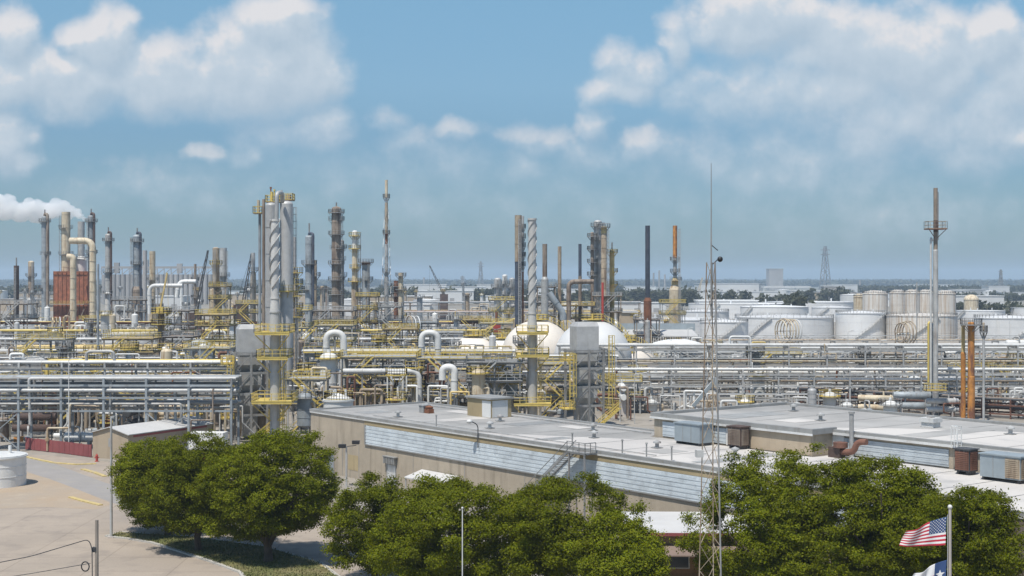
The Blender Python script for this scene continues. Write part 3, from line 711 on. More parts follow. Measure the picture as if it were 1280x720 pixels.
def oak(px, Y, pl, pr, ytop, ybot, label, seed, dens=1.0, depth=None):
    rs = np.random.default_rng(seed); x0 = gx(px, Y); xl, xr = gx(pl, Y)-x0, gx(pr, Y)-x0; zt, zb = gz(ytop, Y), max(gz(ybot, Y), 1.7)
    t = thing('oak_tree', label, 'tree', (x0, Y, 0), 0, 'live oaks in front of the plant')
    wx = (xr-xl)/2; cx = (xl+xr)/2; wy = depth or max(wx*.8, 3.2); hz_ = (zt-zb); cz = zb+hz_*.42
    bump = [(rs.normal(size=3), rs.uniform(0, 6.28), rs.uniform(1.5, 3.6)) for _ in range(7)]
    def env(d):   # crown envelope along direction d, uneven
        up = hz_*.58 if d[2] > 0 else hz_*.42
        q = (abs(d[0]/wx)**2.3+abs(d[1]/wy)**2.3+abs(d[2]/up)**2.3)**(-1/2.3)
        k = 1+sum(.105*math.sin(f*float(np.dot(b_/np.linalg.norm(b_), d))+p) for b_, p, f in bump)
        return d*q*k
    C0 = np.array((cx, 0, cz)); lob = []; nl = int(36+wx*hz_*1.0)
    for i in range(nl):
        u = 1-2*(i+.5)/nl; u = max(u, -.97); a = 2.39996*i+rs.uniform(-.25,.25); d = np.array((math.cos(a)*math.sqrt(1-u*u), math.sin(a)*math.sqrt(1-u*u), u))
        rad = rs.uniform(.6, 1.3)*(.6+.075*wx); lob.append((C0+env(d)*(1-.55*rad/wx)*rs.uniform(.86,1.05), rad, d))
    for i in range(int(nl*.4)):
        d = rs.normal(size=3); d /= np.linalg.norm(d); lob.append((C0+env(d)*rs.uniform(.3,.72), rs.uniform(.9,1.4), d))
    for i in range(16):
        d = rs.normal(size=3); d /= np.linalg.norm(d); d[2] = abs(d[2])*.9-.15; lob.append((C0+env(d)*rs.uniform(1.0,1.09), rs.uniform(.3,.6), d))
    cen = []; nor = []
    for c, rad, od in lob:
        n = int(17*dens*(rad*rad+.25)); d = rs.normal(size=(n,3))+od*.65; d /= np.linalg.norm(d, axis=1)[:,None]
        k = rs.uniform(.45, 1.15, n)[:,None]; cc = c+d*np.array((1,1,.72))*rad*k; cc[:,2] = np.maximum(cc[:,2], zb-.7)
        cen.append(cc); nor.append(d)
    cen = np.concatenate(cen); nor = np.concatenate(nor)
    leaves_mesh('crown', cen, (.27, .27, .13), 44, (.05, .12), 'oakleaf', nor, t)
    b = MB(); rt = .16+wx*.03; fork = max(zb*.7, 1.5)
    b.tube([(0,0,-.1), (.05,0,.5), (.12*rs.uniform(-1,1),.05,fork)], [rt*1.45, rt*1.05, rt*.9], 10)
    b.build('trunk', 'bark', t)
    for k in range(8):
        a = 2*pi*k/8+rs.uniform(-.3,.3); c = Vector((cx+wx*.62*cos(a), wy*.62*sin(a), cz+hz_*rs.uniform(-.1,.3))); s_ = Vector((0,0,fork-.2))
        p = [s_, s_.lerp(c, .3)+Vector((0,0,.35)), s_.lerp(c, .65)+Vector((rs.uniform(-.3,.3), rs.uniform(-.3,.3), .1)), c]
        MB().tube(p, [rt*.6, rt*.42, rt*.28, .05], 7).build('limb', 'bark', t)
    return t
OAKS = [(210,139,127,266,547,652,'leftmost oak, light green crown overlapping the tan hut',1,None),
 (247,131,186,318,546,664,'oak with slim bare trunk between the leftmost oak and the biggest island oak',2,None),
 (335,126,236,434,537,682,'broadest oak on the grass island, below the twin silver towers',3,None),
 (468,117,404,530,618,735,'low oak in front of the stucco wall, right of the island',4,None),
 (548,112,452,650,603,735,'rounded oak behind the thin white pole at bottom centre',5,None),
 (690,112,584,778,608,735,'wide oak hiding the foot of the grey roof stair',6,None),
 (782,106,730,836,650,745,'small low oak beside the little brick office',7,None),
 (968,109,874,1066,577,730,'oak standing behind the lattice radio mast',8,None),
 (1105,106,1002,1204,562,725,'tallest oak of the pair behind the flags',9,None),
 (1215,101,1148,1272,598,722,'oak at far right beside the brown ribbed wall',10,None)]
for (px, Y, pl, pr, yt, yb, lab, sd, dp) in OAKS: oak(px, Y, pl, pr, yt, yb, lab, sd, 1.0, dp)
# far woods: masses nobody could count
def woods(name, spans, label, leaf=(1.2, 2.6), per=26):
    cs = []
    for (pa, pb, ytop, Y, dep, hv) in spans:
        xa, xb = gx(pa, Y), gx(pb, Y); n = max(6, int((xb-xa)/5*max(1, dep/25)))
        for i in range(n):
            x = random.uniform(xa, xb); y = Y+random.uniform(0, dep); h = (gz(ytop, Y))*random.uniform(1-hv, 1.0)
            for k in range(5): cs.append((x+random.gauss(0, 2), y+random.gauss(0, 2), h*(.12+.82*(k+random.random())/5)))
    o = leaves_mesh(name, cs, (2.2, 2.2, 1.3), per, leaf, 'farleaf'); o['kind'] = 'stuff'; o['label'] = label; o['category'] = 'woods'; return o
woods('woods', [(772,880,360,1500,60,.35),(855,897,359,1350,30,.4),(902,936,361,1250,20,.35),(946,1000,367,1150,20,.4)], 'dark green belt of trees beyond the tank farm at centre')
woods('woods', [(984,999,367,900,10,.3),(998,1062,359,1500,40,.35),(1195,1290,378,1000,30,.45),(1130,1300,366,1700,40,.5)], 'dark tree belt behind the white tanks at right')
woods('woods', [(470,640,357,2600,80,.5),(0,130,357,2400,80,.5),(1060,1300,358,2600,120,.5),(640,780,356,2700,80,.4),(0,200,360,1900,60,.5),(300,520,361,1600,40,.5),(540,700,362,1500,40,.5),(640,800,364,1250,30,.5),(200,420,358,2200,60,.5)], 'thin distant tree belts below the horizon', (2.5, 5), 18)
def forest():
    cs = []
    for Y, h in ((5200, 17), (6400, 20), (7800, 23), (9000, 26)):
        for i in range(900):
            x = random.uniform(-.44, .44)*Y; hh = h*random.uniform(.7, 1.08)
            for k in range(2): cs.append((x, Y+random.uniform(0, 300), hh*(.35+.5*k)))
    o = leaves_mesh('forest', cs, (14, 10, 2.2), 16, (6, 14), 'farleaf'); o['kind'] = 'stuff'; o['label'] = 'blue hazed forest along the whole horizon'; o['category'] = 'forest'
forest()
# ------------------------------------------------------------------ buildings in front
P1 = (-26.6, 188.0); BRZ = atan2(-.794, .608)
def loc2w(x, y): return (P1[0]+.608*x+.794*y, P1[1]-.794*x+.608*y)
mb = thing('warehouse', 'long flat-roofed stucco warehouse with a white ribbed wall band above the oaks', 'building', (*P1, 0), BRZ)
MB().prism([(0,0),(125,0),(125,17.4),(73.2,17.4),(73.2,14.3),(50.5,14.3),(50.5,18),(0,18)], 0, 7.72).build('wall', 'stucco', mb)
MB().prism([(.25,.25),(124.7,.25),(124.7,17.15),(73.45,17.15),(73.45,14.05),(50.3,14.05),(50.3,17.75),(.25,17.75)], 7.725, 7.80).build('roof', 'roofgrey', mb)
MB().prism([(34,.5),(124,.5),(124,17),(73.7,17),(73.7,13.9),(56,13.9),(52,11),(44,6)], 7.804, 7.812).build('roof_coating', 'rooflight', mb)
for i, (x0, x1, y0, y1, mm) in enumerate([(6,9,3,7,'fascia'),(21,23.5,5,13,'rooflight'),(30,33,9,16,'fascia'),(36,40,12.5,14.8,'rooflight'),(12,17,13,16,'rooflight'),(45,47,2,6,'fascia'),(60,63,4,7.5,'roofgrey'),(74,79,5,8,'roofgrey'),(69,71,2,13,'fascia')]):
    MB().box(x0, x1, y0, y1, 7.813+.002*i, 7.8225+.002*i).build('roof_patch', mm, mb)
for x in range(4, 122, 6): MB().box(x-.04, x+.04, .4, 13.8 if 50 < x < 73.5 else 16.8, 7.836, 7.842).build('roof_seam', 'fascia', mb)
b = MB(); b.cyl((3,15.5,7.95),(49,15.5,7.95),.07,n=6); b.cyl((12,2.2,7.93),(64,2.2,7.93),.05,n=6)
b.build('roof_conduit', 'galv', mb)
f = MB(); f.box(-.12, 125, -.14, .24, 7.62, 8.0); f.box(-.12, .24, .243, 18.1, 7.62, 8.0); f.box(.243, 50.6, 17.76, 18.12, 7.62, 7.98); f.build('fascia', 'fascia', mb)
MB().box(0, 125, -.16, -.143, 7.5, 7.66).build('gutter', 'lightgrey', mb)
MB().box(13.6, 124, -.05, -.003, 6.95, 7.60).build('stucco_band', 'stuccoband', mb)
pb = MB(); z = 4.62
for k in range(11):
    pb.box(13.95, 96, -.13 if k % 2 else -.10, -.053, z+k*.21, z+k*.21+.195)
pb.build('ribbed_panel', 'panel', mb)
MB().box(13.7, 13.93, -.16, -.003, 4.5, 6.94).box(13.7, 96.2, -.17, -.003, 4.50, 4.60).build('panel_trim', 'fascia', mb)
for x in (8.2, 12.2, 24.5, 35.0, 46.0): MB().box(x-.03, x+.03, -.03, -.002, .1, 4.4).build('wall_joint', 'fascia', mb)
d = MB().box(4.5, 6.0, -.06, -.004, .1, 2.55).build('door', 'bluegrey', mb); MB().box(4.35, 4.49, -.1, -.004, .1, 2.7).box(6.01, 6.15, -.1, -.004, .1, 2.7).box(4.35, 6.15, -.1, -.004, 2.56, 2.72).build('frame', 'fascia', d)
d = MB().box(18.9, 20.7, -.06, -.004, .1, 2.6).build('door', 'lightgrey', mb); MB().box(18.75, 18.89, -.1, -.004, .1, 2.75).box(20.71, 20.85, -.1, -.004, .1, 2.75).build('frame', 'fascia', d)
lv = MB()
for k in range(7): lv.box(18.6+k*.36, 18.8+k*.36, -.5, -.01, 2.75+.02*k%.03, 3.55)
lv.box(18.5, 21.2, -.55, -.005, 3.56, 3.66).build('door_canopy', 'fascia', mb)
MB().box(9.6, 12.0, -.025, -.003, 1.0, 2.9).build('patched_stucco', 'stuccoband', mb)
for k in range(24): 
    x = 96.5+k*1.05; MB().box(x, x+1.0, -.10 if k % 2 else -.06, -.004, .1, 7.4).build('cladding_sheet', 'corrbrown', mb)
mb.children[0]['label'] = 'beige stained stucco wall'
# things on or against the warehouse
def on_b(name, lab, cat, x, y, z=0.0, group=None): return thing(name, lab, cat, (*loc2w(x, y), z), BRZ, group)
RZ = 7.815
ph = on_b('roof_hut', 'small olive roof hut with a white door at the rear of the warehouse roof', 'hut', 18.5, 12.2, RZ)
MB().box(0, 5.0, 0, 3.2, 0, 2.3).build('wall', 'stuccoband', ph); MB().box(-.25, 5.25, -.25, 3.45, 2.303, 2.5).build('roof', 'fascia', ph)
MB().box(3.2, 5.003, -.04, -.003, .05, 2.1).box(5.003, 5.05, .2, 2.6, .05, 2.15).build('door', 'white', ph)
def ac_unit(lab, x, y, lx, ly, h, m, front=None, z=RZ, legs=True):
    t = on_b('air_handler', lab, 'air handler', x, y, z, 'rooftop air handlers')
    MB().box(0, lx, 0, ly, .3, h).build('casing', m, t)
    MB().box(-.1, lx+.1, -.1, ly+.1, h+.003, h+.12).build('lid', m, t)
    b = MB()
    for sx in (.15, lx-.35): b.box(sx, sx+.2, .1, ly-.1, 0, .297)
    b.build('skid', 'dark', t)
    if front:
        a, c, mm = front; g = MB()
        nsl = int((h-.6)/.16)
        for k in range(nsl): g.box(a, c, -.09, -.02, .45+k*.16, .45+k*.16+.11)
        g.box(a-.05, c+.05, -.015, -.003, .4, h-.12); g.build('grille', mm, t)
        g = MB()
        for k in range(int((h-.6)/.16)): g.box(lx+.02, lx+.09, .2, ly-.2, .45+k*.16, .45+k*.16+.11)
        g.box(lx+.003, lx+.016, .15, ly-.15, .4, h-.12); g.build('grille', mm, t)
    for xx in (lx*.33, lx*.66): MB().box(xx-.02, xx+.02, -.03, -.003, .32, h-.05).build('seam', 'fascia', t)
    return t
ac_unit('blue grey sheet-metal air handler on the warehouse roof below the diagonal conveyor', 57.0, 11.4, 3.7, 1.9, 2.15, 'acblue', None)
ac_unit('dark brown louvred cooling unit between blue air handler and beige wall', 63.4, 12.7, 1.8, 1.3, 2.2, 'darkbrown', (.12, 1.68, 'brown'))
ac_unit('dark rusty cage-like cooling unit at the wall corner, far right', 89.2, 14.6, 1.5, 1.3, 2.2, 'dark', (.1, 1.4, 'rustpipe'))
ac_unit('large blue air handler with a brown grille at the right picture edge', 92.6, 13.4, 3.9, 2.1, 2.2, 'acblue', (2.5, 3.8, 'tan'))
ac_unit('pale grey air handler cut by the right picture edge', 98.0, 12.6, 4.6, 2.3, 2.2, 'lightgrey', None)
t = on_b('roof_ventilator', 'grey box ventilator with a rusty hood on the warehouse roof edge', 'ventilator', 11.5, 9.5, RZ)
MB().box(0, 1.0, 0, 1.0, 0, .9).box(-.1, 1.1, -.1, 1.1, .903, 1.0).build('housing', 'galv', t); MB().box(1.1, 2.1, .1, .9, 0, .55).lathe([(.45,.553),(.55,.8),(.02,1.0)], 14, (1.6,.5,0)).build('hood', 'rust', t)
for i, (x, lab) in enumerate([(28, 'thin stub vent pipe by the gooseneck lamp on the roof edge'), (52.8, 'stub vent pipe on roof edge left of the grey stair'), (60.5, 'stub vent pipe on roof edge right of the grey stair'), (64.0, 'lone stub vent pipe on roof edge above the white office roof'), (67.5, 'stub vent pipe on roof edge beside the radio mast')]):
    t = on_b('vent_pipe', lab, 'vent pipe', x, .9, RZ, 'stub vents on the warehouse roof'); MB().cyl((0,0,0), (0,0,1.3), .07, n=8).cyl((0,0,1.3), (0,0,1.45), .14, .1, n=8).build('stub', 'fascia', t)
t = on_b('gooseneck_lamp', 'gooseneck lamp rising from the warehouse parapet', 'lamp', 38.0, -.35, 6.4)
MB().tube(rounded([(0,0,0),(0,0,2.6),(-.2,-.9,3.0)], .5), .06, 8).build('arm', 'dark', t); MB().ball((-.25,-1.0,2.95), .33, 12, 8, (1,1,.7)).build('lamp_head', 'lightgrey', t)
for i, (x, y, zz, lab) in enumerate([(8,13,RZ,'mushroom vent near the left end of the warehouse roof'),(15,4,RZ,'mushroom vent by the rusty roof hood'),(27,11,RZ,'mushroom vent beside the roof hut'),(33,5,RZ,'mushroom vent behind the gooseneck lamp'),(42,13,RZ,'mushroom vent at the rear roof edge, beyond the roof hut'),(48,8,RZ,'mushroom vent on the grey roof left of the hall corner'),(59,7,RZ,'mushroom vent in front of the blue air handler'),(68,9,RZ,'mushroom vent in front of the beige hall wall'),(80,12,RZ,'mushroom vent behind the right oaks'),(57,30,10.17,'mushroom vent at the left rear of the hall roof'),(66,24,10.17,'mushroom vent in the middle of the hall roof'),(86,28,10.17,'mushroom vent on the pale part of the hall roof'),(94,22,10.17,'mushroom vent near the right end of the hall roof')]):
    t = on_b('mushroom_vent', lab, 'roof vent', x, y, zz, 'mushroom vents on the roofs'); MB().cyl((0,0,0),(0,0,.5),.2,n=10).build('neck', 'galv', t); MB().lathe([(.2,.5),(.42,.52),(.4,.68),(.02,.85)],12).build('cap', 'galv', t); MB().box(-.45,.45,-.45,.45,0.028,.08).build('curb', 'fascia', t)
# roof stair
t = on_b('roof_stair', 'grey steel stair with landing climbing the ribbed wall', 'stair', 52.0, -1.7)
b = MB()
for dy in (0, 1.1): b.bar((-7.0,dy,0), (3.2,dy,7.7), .08, .22)
b.build('stringer', 'steel', t); b = MB()
for k in range(34): u = (k+.5)/34; b.box(-7+10.2*u-.14, -7+10.2*u+.14, .07, 1.03, 7.7*u-.03, 7.7*u+.02)
b.build('tread', 'steel', t); MB().box(3.2, 6.0, -.1, 1.5, 7.62, 7.7).box(5.7, 5.85, -.05, .1, 0, 7.6).box(3.3, 3.45, -.05, .1, 0, 7.6).build('landing', 'steel', t)
MB().rail([(3.2,-.1),(6.0,-.1),(6.0,1.3)], 7.7, 1.1, .06, .9).bar((-7,0,1.0),(3.2,0,8.8),.06).bar((-7,1.1,1.0),(3.2,1.1,8.8),.06).bar((-2,0,3.8),(-2,0,4.8),.06).bar((1,0,6),(1,0,7.1),.06).build('handrail', 'steel', t)
# floodlight pole
x, y = gx(433, 172), 172
t = thing('floodlight_pole', 'steel pole with two black floodlights before the stucco wall', 'floodlight', (x, y, 0))
MB().tube([(0,0,0),(0,0,4.9)], [.13,.1], 10).build('pole', 'galv', t)
MB().bar((-.5,0,4.8),(1.2,0,5.0),.08).build('crossarm', 'dark', t)
for dx, dz in ((-.5, 4.75), (1.15, 5.2)): MB().box(dx-.45, dx+.45, -.35, .25, dz, dz+.38).box(dx-.38, dx+.38, -.3, .2, dz-.05, dz-.003).build('floodlight', 'black', t)
# wall awning
t = on_b('wall_awning', 'white sheet awning on the wall just above the oaks', 'awning', 26.5, -2.6, 2.1)
MB().add([(0,0,0),(7.5,0,0),(7.5,2.5,.7),(0,2.5,.7),(0,0,-.12),(7.5,0,-.12),(7.5,2.5,.58),(0,2.5,.58)], [(0,1,2,3),(7,6,5,4),(0,4,5,1),(1,5,6,2),(3,2,6,7),(0,3,7,4)]).build('canopy_sheet', 'whiteroof', t)
MB().box(.1,.2,.1,.2,-2.1,-.1).box(7.3,7.4,.1,.2,-2.1,-.1).build('awning_post', 'galv', t)
# rear building on the warehouse's back edge
rb = thing('plant_hall', 'higher flat-roofed hall behind the warehouse roof with grey roof and pale blue panels', 'building', (*P1, 0), BRZ)
MB().prism([(50.6,14.5),(73.0,14.5),(73.0,17.6),(128,17.6),(128,36),(50.6,36)], 0, 9.9).build('wall', 'stucco', rb)
MB().prism([(50.9,14.8),(72.7,14.8),(72.7,17.9),(127.7,17.9),(127.7,35.7),(50.9,35.7)], 10.05, 10.15).build('roof', 'roofgrey', rb)
MB().prism([(70.5,18.3),(127,18.3),(127,31),(86,31),(76,24)], 10.153, 10.162).build('roof_coating', 'rooflight', rb)
for i, (x0, x1, y0, y1, mm) in enumerate([(55,59,18,27,'fascia'),(63,66,20,24,'rooflight'),(80,83,19,30,'roofgrey'),(95,99,21,26,'roofgrey'),(104,106,19,31,'fascia')]):
    MB().box(x0, x1, y0, y1, 10.163+.002*i, 10.1725+.002*i).build('roof_patch', mm, rb)
for x in range(56, 126, 6): MB().box(x-.04, x+.04, 18.4, 35.4, 10.176, 10.182).build('roof_seam', 'fascia', rb)
f = MB(); f.box(50.3, 73.3, 14.2, 14.75, 9.9, 10.45); f.box(72.75, 73.3, 14.753, 17.85, 9.9, 10.45); f.box(73.303, 128, 17.3, 17.85, 9.9, 10.25); f.box(50.3, 50.85, 14.753, 36.3, 9.9, 10.45); f.box(50.853, 128, 35.75, 36.3, 9.9, 10.4)
f.build('fascia', 'fascia', rb)
f = MB().box(50.25, 73.35, 14.12, 14.197, 9.8, 10.0).box(73.303, 128, 17.22, 17.297, 9.75, 9.98).build('gutter', 'lightgrey', rb)
pb = MB()
for k in range(8): pb.box(52.0, 61.5, 14.40 if k % 2 else 14.43, 14.497, 7.95+k*.2, 8.135+k*.2)
pb.build('ribbed_panel', 'panel', rb); pb = MB()
for k in range(8): pb.box(74.5, 86.5, 17.5 if k % 2 else 17.53, 17.597, 7.9+k*.2, 8.085+k*.2)
pb.build('ribbed_panel', 'panel', rb)
MB().box(73.003, 74.45, 17.52, 17.597, 7.85, 9.7).box(61.55, 64.6, 14.42, 14.497, 7.83, 9.6).build('white_panel', 'white', rb)
MB().box(64.7, 72.9, 14.43, 14.497, 7.83, 9.75).build('plain_panel', 'hutwall', rb)
t = on_b('exhaust_pipe', 'upright grey exhaust pipe on the hall front by the rusty fan', 'pipe', 75.8, 17.0, RZ); MB().cyl((0,0,0),(0,0,4.4),.22,n=12).ring(.22,.3,4.2,4.4,12).build('stack_pipe', 'galv', t); MB().box(-.1,.1,.25,.5,1,1.1).build('bracket', 'steel', t)
t = on_b('rusty_fan', 'rusty red fan and curved duct on the roof below the exhaust pipe', 'fan', 75.3, 15.6, RZ)
MB().box(-.9,.5,-.4,.5,0,1.0).build('motor_base', 'darkbrown', t); MB().tube(rounded([(.5,0,.6),(1.9,0,.7),(2.3,0,1.7),(3.3,.2,1.8)], .8), .3, 12).build('duct', 'rustpipe', t); MB().lathe([(.02,.9),(.7,1.0),(.7,1.5),(.02,1.6)], 16, (.3,0,0)).build('fan_casing', 'rustpipe', t)
t = on_b('caged_ladder', 'white caged ladder on the hall wall at far right', 'ladder', 87.9, 17.1, RZ); MB().ladder((0,0,0),(0,0,4.0),.5,.06,True).build('ladder', 'white', t)
t = on_b('roof_fan', 'small grey box fan on the hall roof behind the oaks', 'fan', 76.5, 27.0, 10.17); MB().box(0,1.4,0,1.2,0,.5).box(-.15,1.55,-.15,1.35,.503,.95).build('hood', 'lightgrey', t); MB().box(.4,1,.3,.9,.953,1.1).build('cap', 'galv', t)
# tanks standing behind the warehouse's corner
tank(423, 37, 499, 208, 'small white tank with a low cone top behind the warehouse corner', 'white', 'cone', stair=False, rail='yellow', n=32, rh=.9)
# low brick office in front
X0, Y0 = gx(790, 119), 119.0
ob = thing('brick_office', 'low tan office with white flat roof and brick front below the warehouse', 'building', (X0, Y0, 0), R(-2))
MB().box(0, 14, 0, 10.5, 0, 3.75).build('wall', 'stuccoband', ob)
MB().box(-.5, 14.5, -.6, 10.4, 3.753, 3.95).build('roof', 'whiteroof', ob); MB().box(-.55, 14.55, -.66, -.603, 3.7, 3.97).box(-.56, -.503, -.6, 10.4, 3.7, 3.97).build('red_trim', 'maroon', ob)
MB().add([(1.5,-2.0,2.35),(14,-2.0,2.35),(14,-.01,2.9),(1.5,-.01,2.9),(1.5,-2.0,2.25),(14,-2.0,2.25),(14,-.01,2.8),(1.5,-.01,2.8)], [(0,1,2,3),(7,6,5,4),(0,4,5,1),(1,5,6,2),(0,3,7,4)]).build('awning', 'awning', ob)
MB().box(.2, 13.9, -.06, -.003, .02, 2.1).build('brick_facing', 'brick', ob)
for xx in (3.0, 6.8, 10.2):
    wn = MB().box(xx, xx+1.7, -.11, -.063, 1.0, 2.05).build('window', 'glass', ob); MB().box(xx-.1, xx, -.14, -.063, .9, 2.1).box(xx+1.7, xx+1.8, -.14, -.063, .9, 2.1).box(xx, xx+1.7, -.14, -.063, .9, .99).build('frame', 'white', wn)
for xx in (1.8, 7, 12): MB().cyl((xx,5,3.95),(xx,5,4.4),.09,n=8).build('roof_vent', 'fascia', ob)
# hut, fence, trailers on the left
hb = thing('metal_hut', 'tan metal hut with a white gable roof beside the maroon fence', 'hut', (*ground(116, 572), 0), R(-32))
LX, LY, hh = 6.6, 17.5, 3.6
hb.rotation_euler = (0,0,R(-28))
MB().add([(0,0,0),(LX,0,0),(LX,LY,0),(0,LY,0),(0,0,hh),(LX,0,hh),(LX,LY,hh),(0,LY,hh),(LX/2,0,hh+.85),(LX/2,LY,hh+.85)], [(0,1,5,8,4),(1,2,6,5),(2,3,7,9,6),(3,0,4,7)]).build('wall', 'hutwall', hb)
MB().add([(-.3,-.3,hh),(LX/2,-.3,hh+.93),(LX+.3,-.3,hh),(LX+.3,LY+.3,hh),(LX/2,LY+.3,hh+.93),(-.3,LY+.3,hh),(-.3,-.3,hh-.12),(LX/2,-.3,hh+.81),(LX+.3,-.3,hh-.12),(LX+.3,LY+.3,hh-.12),(LX/2,LY+.3,hh+.81),(-.3,LY+.3,hh-.12)], [(0,1,4,5),(1,2,3,4),(0,6,7,1),(1,7,8,2),(5,4,10,11),(4,3,9,10),(2,8,9,3),(0,5,11,6)]).build('roof', 'whiteroof', hb)
MB().box(LX/2-.35, LX/2+.1, -.03, -.003, 1.7, 2.9).build('vent', 'fascia', hb)
MB().box(LX+.003, LX+.04, 1, LY-1, hh-.5, hh-.2).build('eave_trim', 'maroon', hb)
fb = thing('maroon_fence', 'maroon sheet fence in front of the left pipe rack', 'fence', (*ground(32, 562), 0))
pts = [ground(32, 562), ground(78, 567), ground(114, 572)]
for (a, c) in zip(pts[:-1], pts[1:]):
    ax, ay = a[0]-fb.location.x, a[1]-fb.location.y; bx_, by_ = c[0]-fb.location.x, c[1]-fb.location.y; n = 12
    b = MB()
    for k in range(n):
        u0, u1 = k/n, (k+.96)/n; b.bar((ax+(bx_-ax)*u0, ay+(by_-ay)*u0, .92), (ax+(bx_-ax)*u1, ay+(by_-ay)*u1, .92), .05 if k % 2 else .08, 1.7)
    b.build('fence_sheet', 'maroon', fb)
    for k in range(4): xx = ax+(bx_-ax)*k/3; yy = ay+(by_-ay)*k/3+.12; MB().box(xx-.05,xx+.05,yy-.05,yy+.05,0,1.85).build('post', 'maroon', fb)
drum(100, 40, 552, 13, 213, 'white bullet tank lying between the maroon fence and the tan hut', 'white', zc=1.5)
t = thing('red_hydrant', 'small red fire hydrant at the corner of the tan hut', 'hydrant', (*ground(121, 577), 0)); MB().lathe([(.28,0),(.28,.1),(.17,.12),(.17,.7),(.22,.75),(.15,.95),(.02,1.02)], 12).cyl((-.3,0,.55),(.3,0,.55),.09,n=8).build('body', 'red', t); MB().cyl((0,0,1.0),(0,0,1.12),.05,n=6).build('cap', 'red', t)
t = thing('box_trailer', 'white ribbed box trailer beside the tan hut', 'trailer', (gx(236, 203), 203, 0), R(-6))
b = MB().box(0, 5.0, 0, 2.4, .8, 3.2)
for k in range(12): b.box(.1+k*.4, .22+k*.4, -.05, -.003, .9, 3.1)
b.build('body', 'white', t); MB().box(.3,4.6,.2,2.2,.45,.797).build('chassis', 'dark', t)
for xx in (1.0, 2.0): MB().cyl((xx,-.02,.42),(xx,.3,.42),.42,n=14).build('wheel', 'black', t)
t = thing('pipe_pile', 'pile of red pipes on the ground left of the white trailer', 'pipe pile', (gx(236, 198), 198, 0)); b = MB()
for k in range(9): b.cyl((-2.5,(k%5)*.34+(k//5)*.17,.17+(k//5)*.3),(2.8,(k%5)*.34+(k//5)*.17,.17+(k//5)*.3),.16,n=8)
b.build('pipes', 'red', t); MB().box(-1.6,-1.4,-.3,1.7,-.01,.01).box(1.6,1.8,-.3,1.7,-.01,.01).build('dunnage', 'polewood', t)
# white tank at the left edge
tank(-6, 74, 568, gY(606), 'white cylindrical tank standing on the yard at the left picture edge', 'white', 'cone', stair=False, rail=None, rh=.35, n=56)
# poles and wires
t = thing('light_pole', 'tall steel pole at the corner of the grass island', 'pole', (*ground(139, 672), 0)); MB().tube([(0,0,0),(0,0,11.6)],[.15,.10],12).build('shaft', 'galv', t); MB().box(-.3,.3,-.3,.3,0,.13).build('base_plate', 'concretepole', t); MB().tube([(0,0,11.3),(-.1,.7,11.6)],.06,8).box(-.3,.1,.6,1.2,11.5,11.7).build('lamp_arm', 'galv', t)
Yp = 100.0; xp = gx(121, Yp)
t = thing('wooden_post', 'bare wooden post at lower left holding the wires', 'post', (xp, Yp, 0)); MB().tube([(0,0,0),(0,0,gz(650, Yp))],[.14,.12],10).build('post', 'polewood', t); MB().box(-.3,.0,-.14,.14,gz(690,Yp),gz(690,Yp)+.35).build('bracket', 'dark', t)
t = thing('service_wire', 'black wires strung from the wooden post out of the picture', 'wire', (xp, Yp-.3, 0))
zt = gz(673, Yp)
MB().tube(rounded([(-.18,0,.2),(-.25,0,zt-.6),(-.5,0,zt),(-4,-1.5,gz(689,Yp)),(-12,-4,gz(722,Yp)+.6)], .5), .035, 6).build('upper_wire', 'dark', t)
MB().tube([(-.35,0,gz(703,Yp)),(-4,-1.5,gz(712,Yp)+.1),(-10,-4,gz(727,Yp)+.4)], .025, 6).build('lower_wire', 'dark', t)
b = MB(); n = 20; b.tube([(-.72+.27*cos(2*pi*k/n), 0, gz(707,Yp)+.33*sin(2*pi*k/n)) for k in range(n+1)], .045, 6, False); b.build('wire_coil', 'black', t)
t = thing('antenna_pole', 'thin white pole in front of the oaks at bottom centre', 'pole', (gx(578, 84), 84, 0)); MB().tube([(0,0,0),(0,0,gz(636, 84))],[.045,.03],8).build('shaft', 'white', t); MB().ball((0,0,gz(635,84)),.07,8,6).build('tip', 'white', t)
# lattice radio mast
Ym = 85.0; t = thing('radio_mast', 'slim lattice radio mast with whip antenna rising above everything', 'radio mast', (gx(889, Ym), Ym, 0), R(12))
b = MB(); zl = gz(328, Ym); legs = lattice_part(b, zl, 1.55, .48, 17, .03, 3, 0, None, False)
for k, (p, q) in enumerate(legs): MB().tube([p, q], .055 if k == 2 else .035, 6).build('leg', 'steel' if k == 2 else 'tan', t)
b.build('bracing', 'tan', t)
MB().tube([(0,0,zl-3.2),(0,0,gz(296,Ym)),(0,0,gz(204,Ym))],[.055,.045,.018],8).build('whip_antenna', 'steel', t)
MB().bar((.1,0,gz(330,Ym)),(.55,0,gz(322,Ym)),.05).tube([(.0,0,gz(306,Ym)),(.3,0,gz(311,Ym)),(.42,0,gz(313,Ym))],.03,6).build('bracket', 'dark', t)
MB().ball((.56,0,gz(324,Ym)),.17,12,8).build('camera_dome', 'black', t)
MB().box(-.95,-.55,-.2,.2,gz(571,Ym),gz(562,Ym)).bar((-.6,0,gz(567,Ym)),(-.3,0,gz(567,Ym)),.06).build('floodlight', 'lightgrey', t)
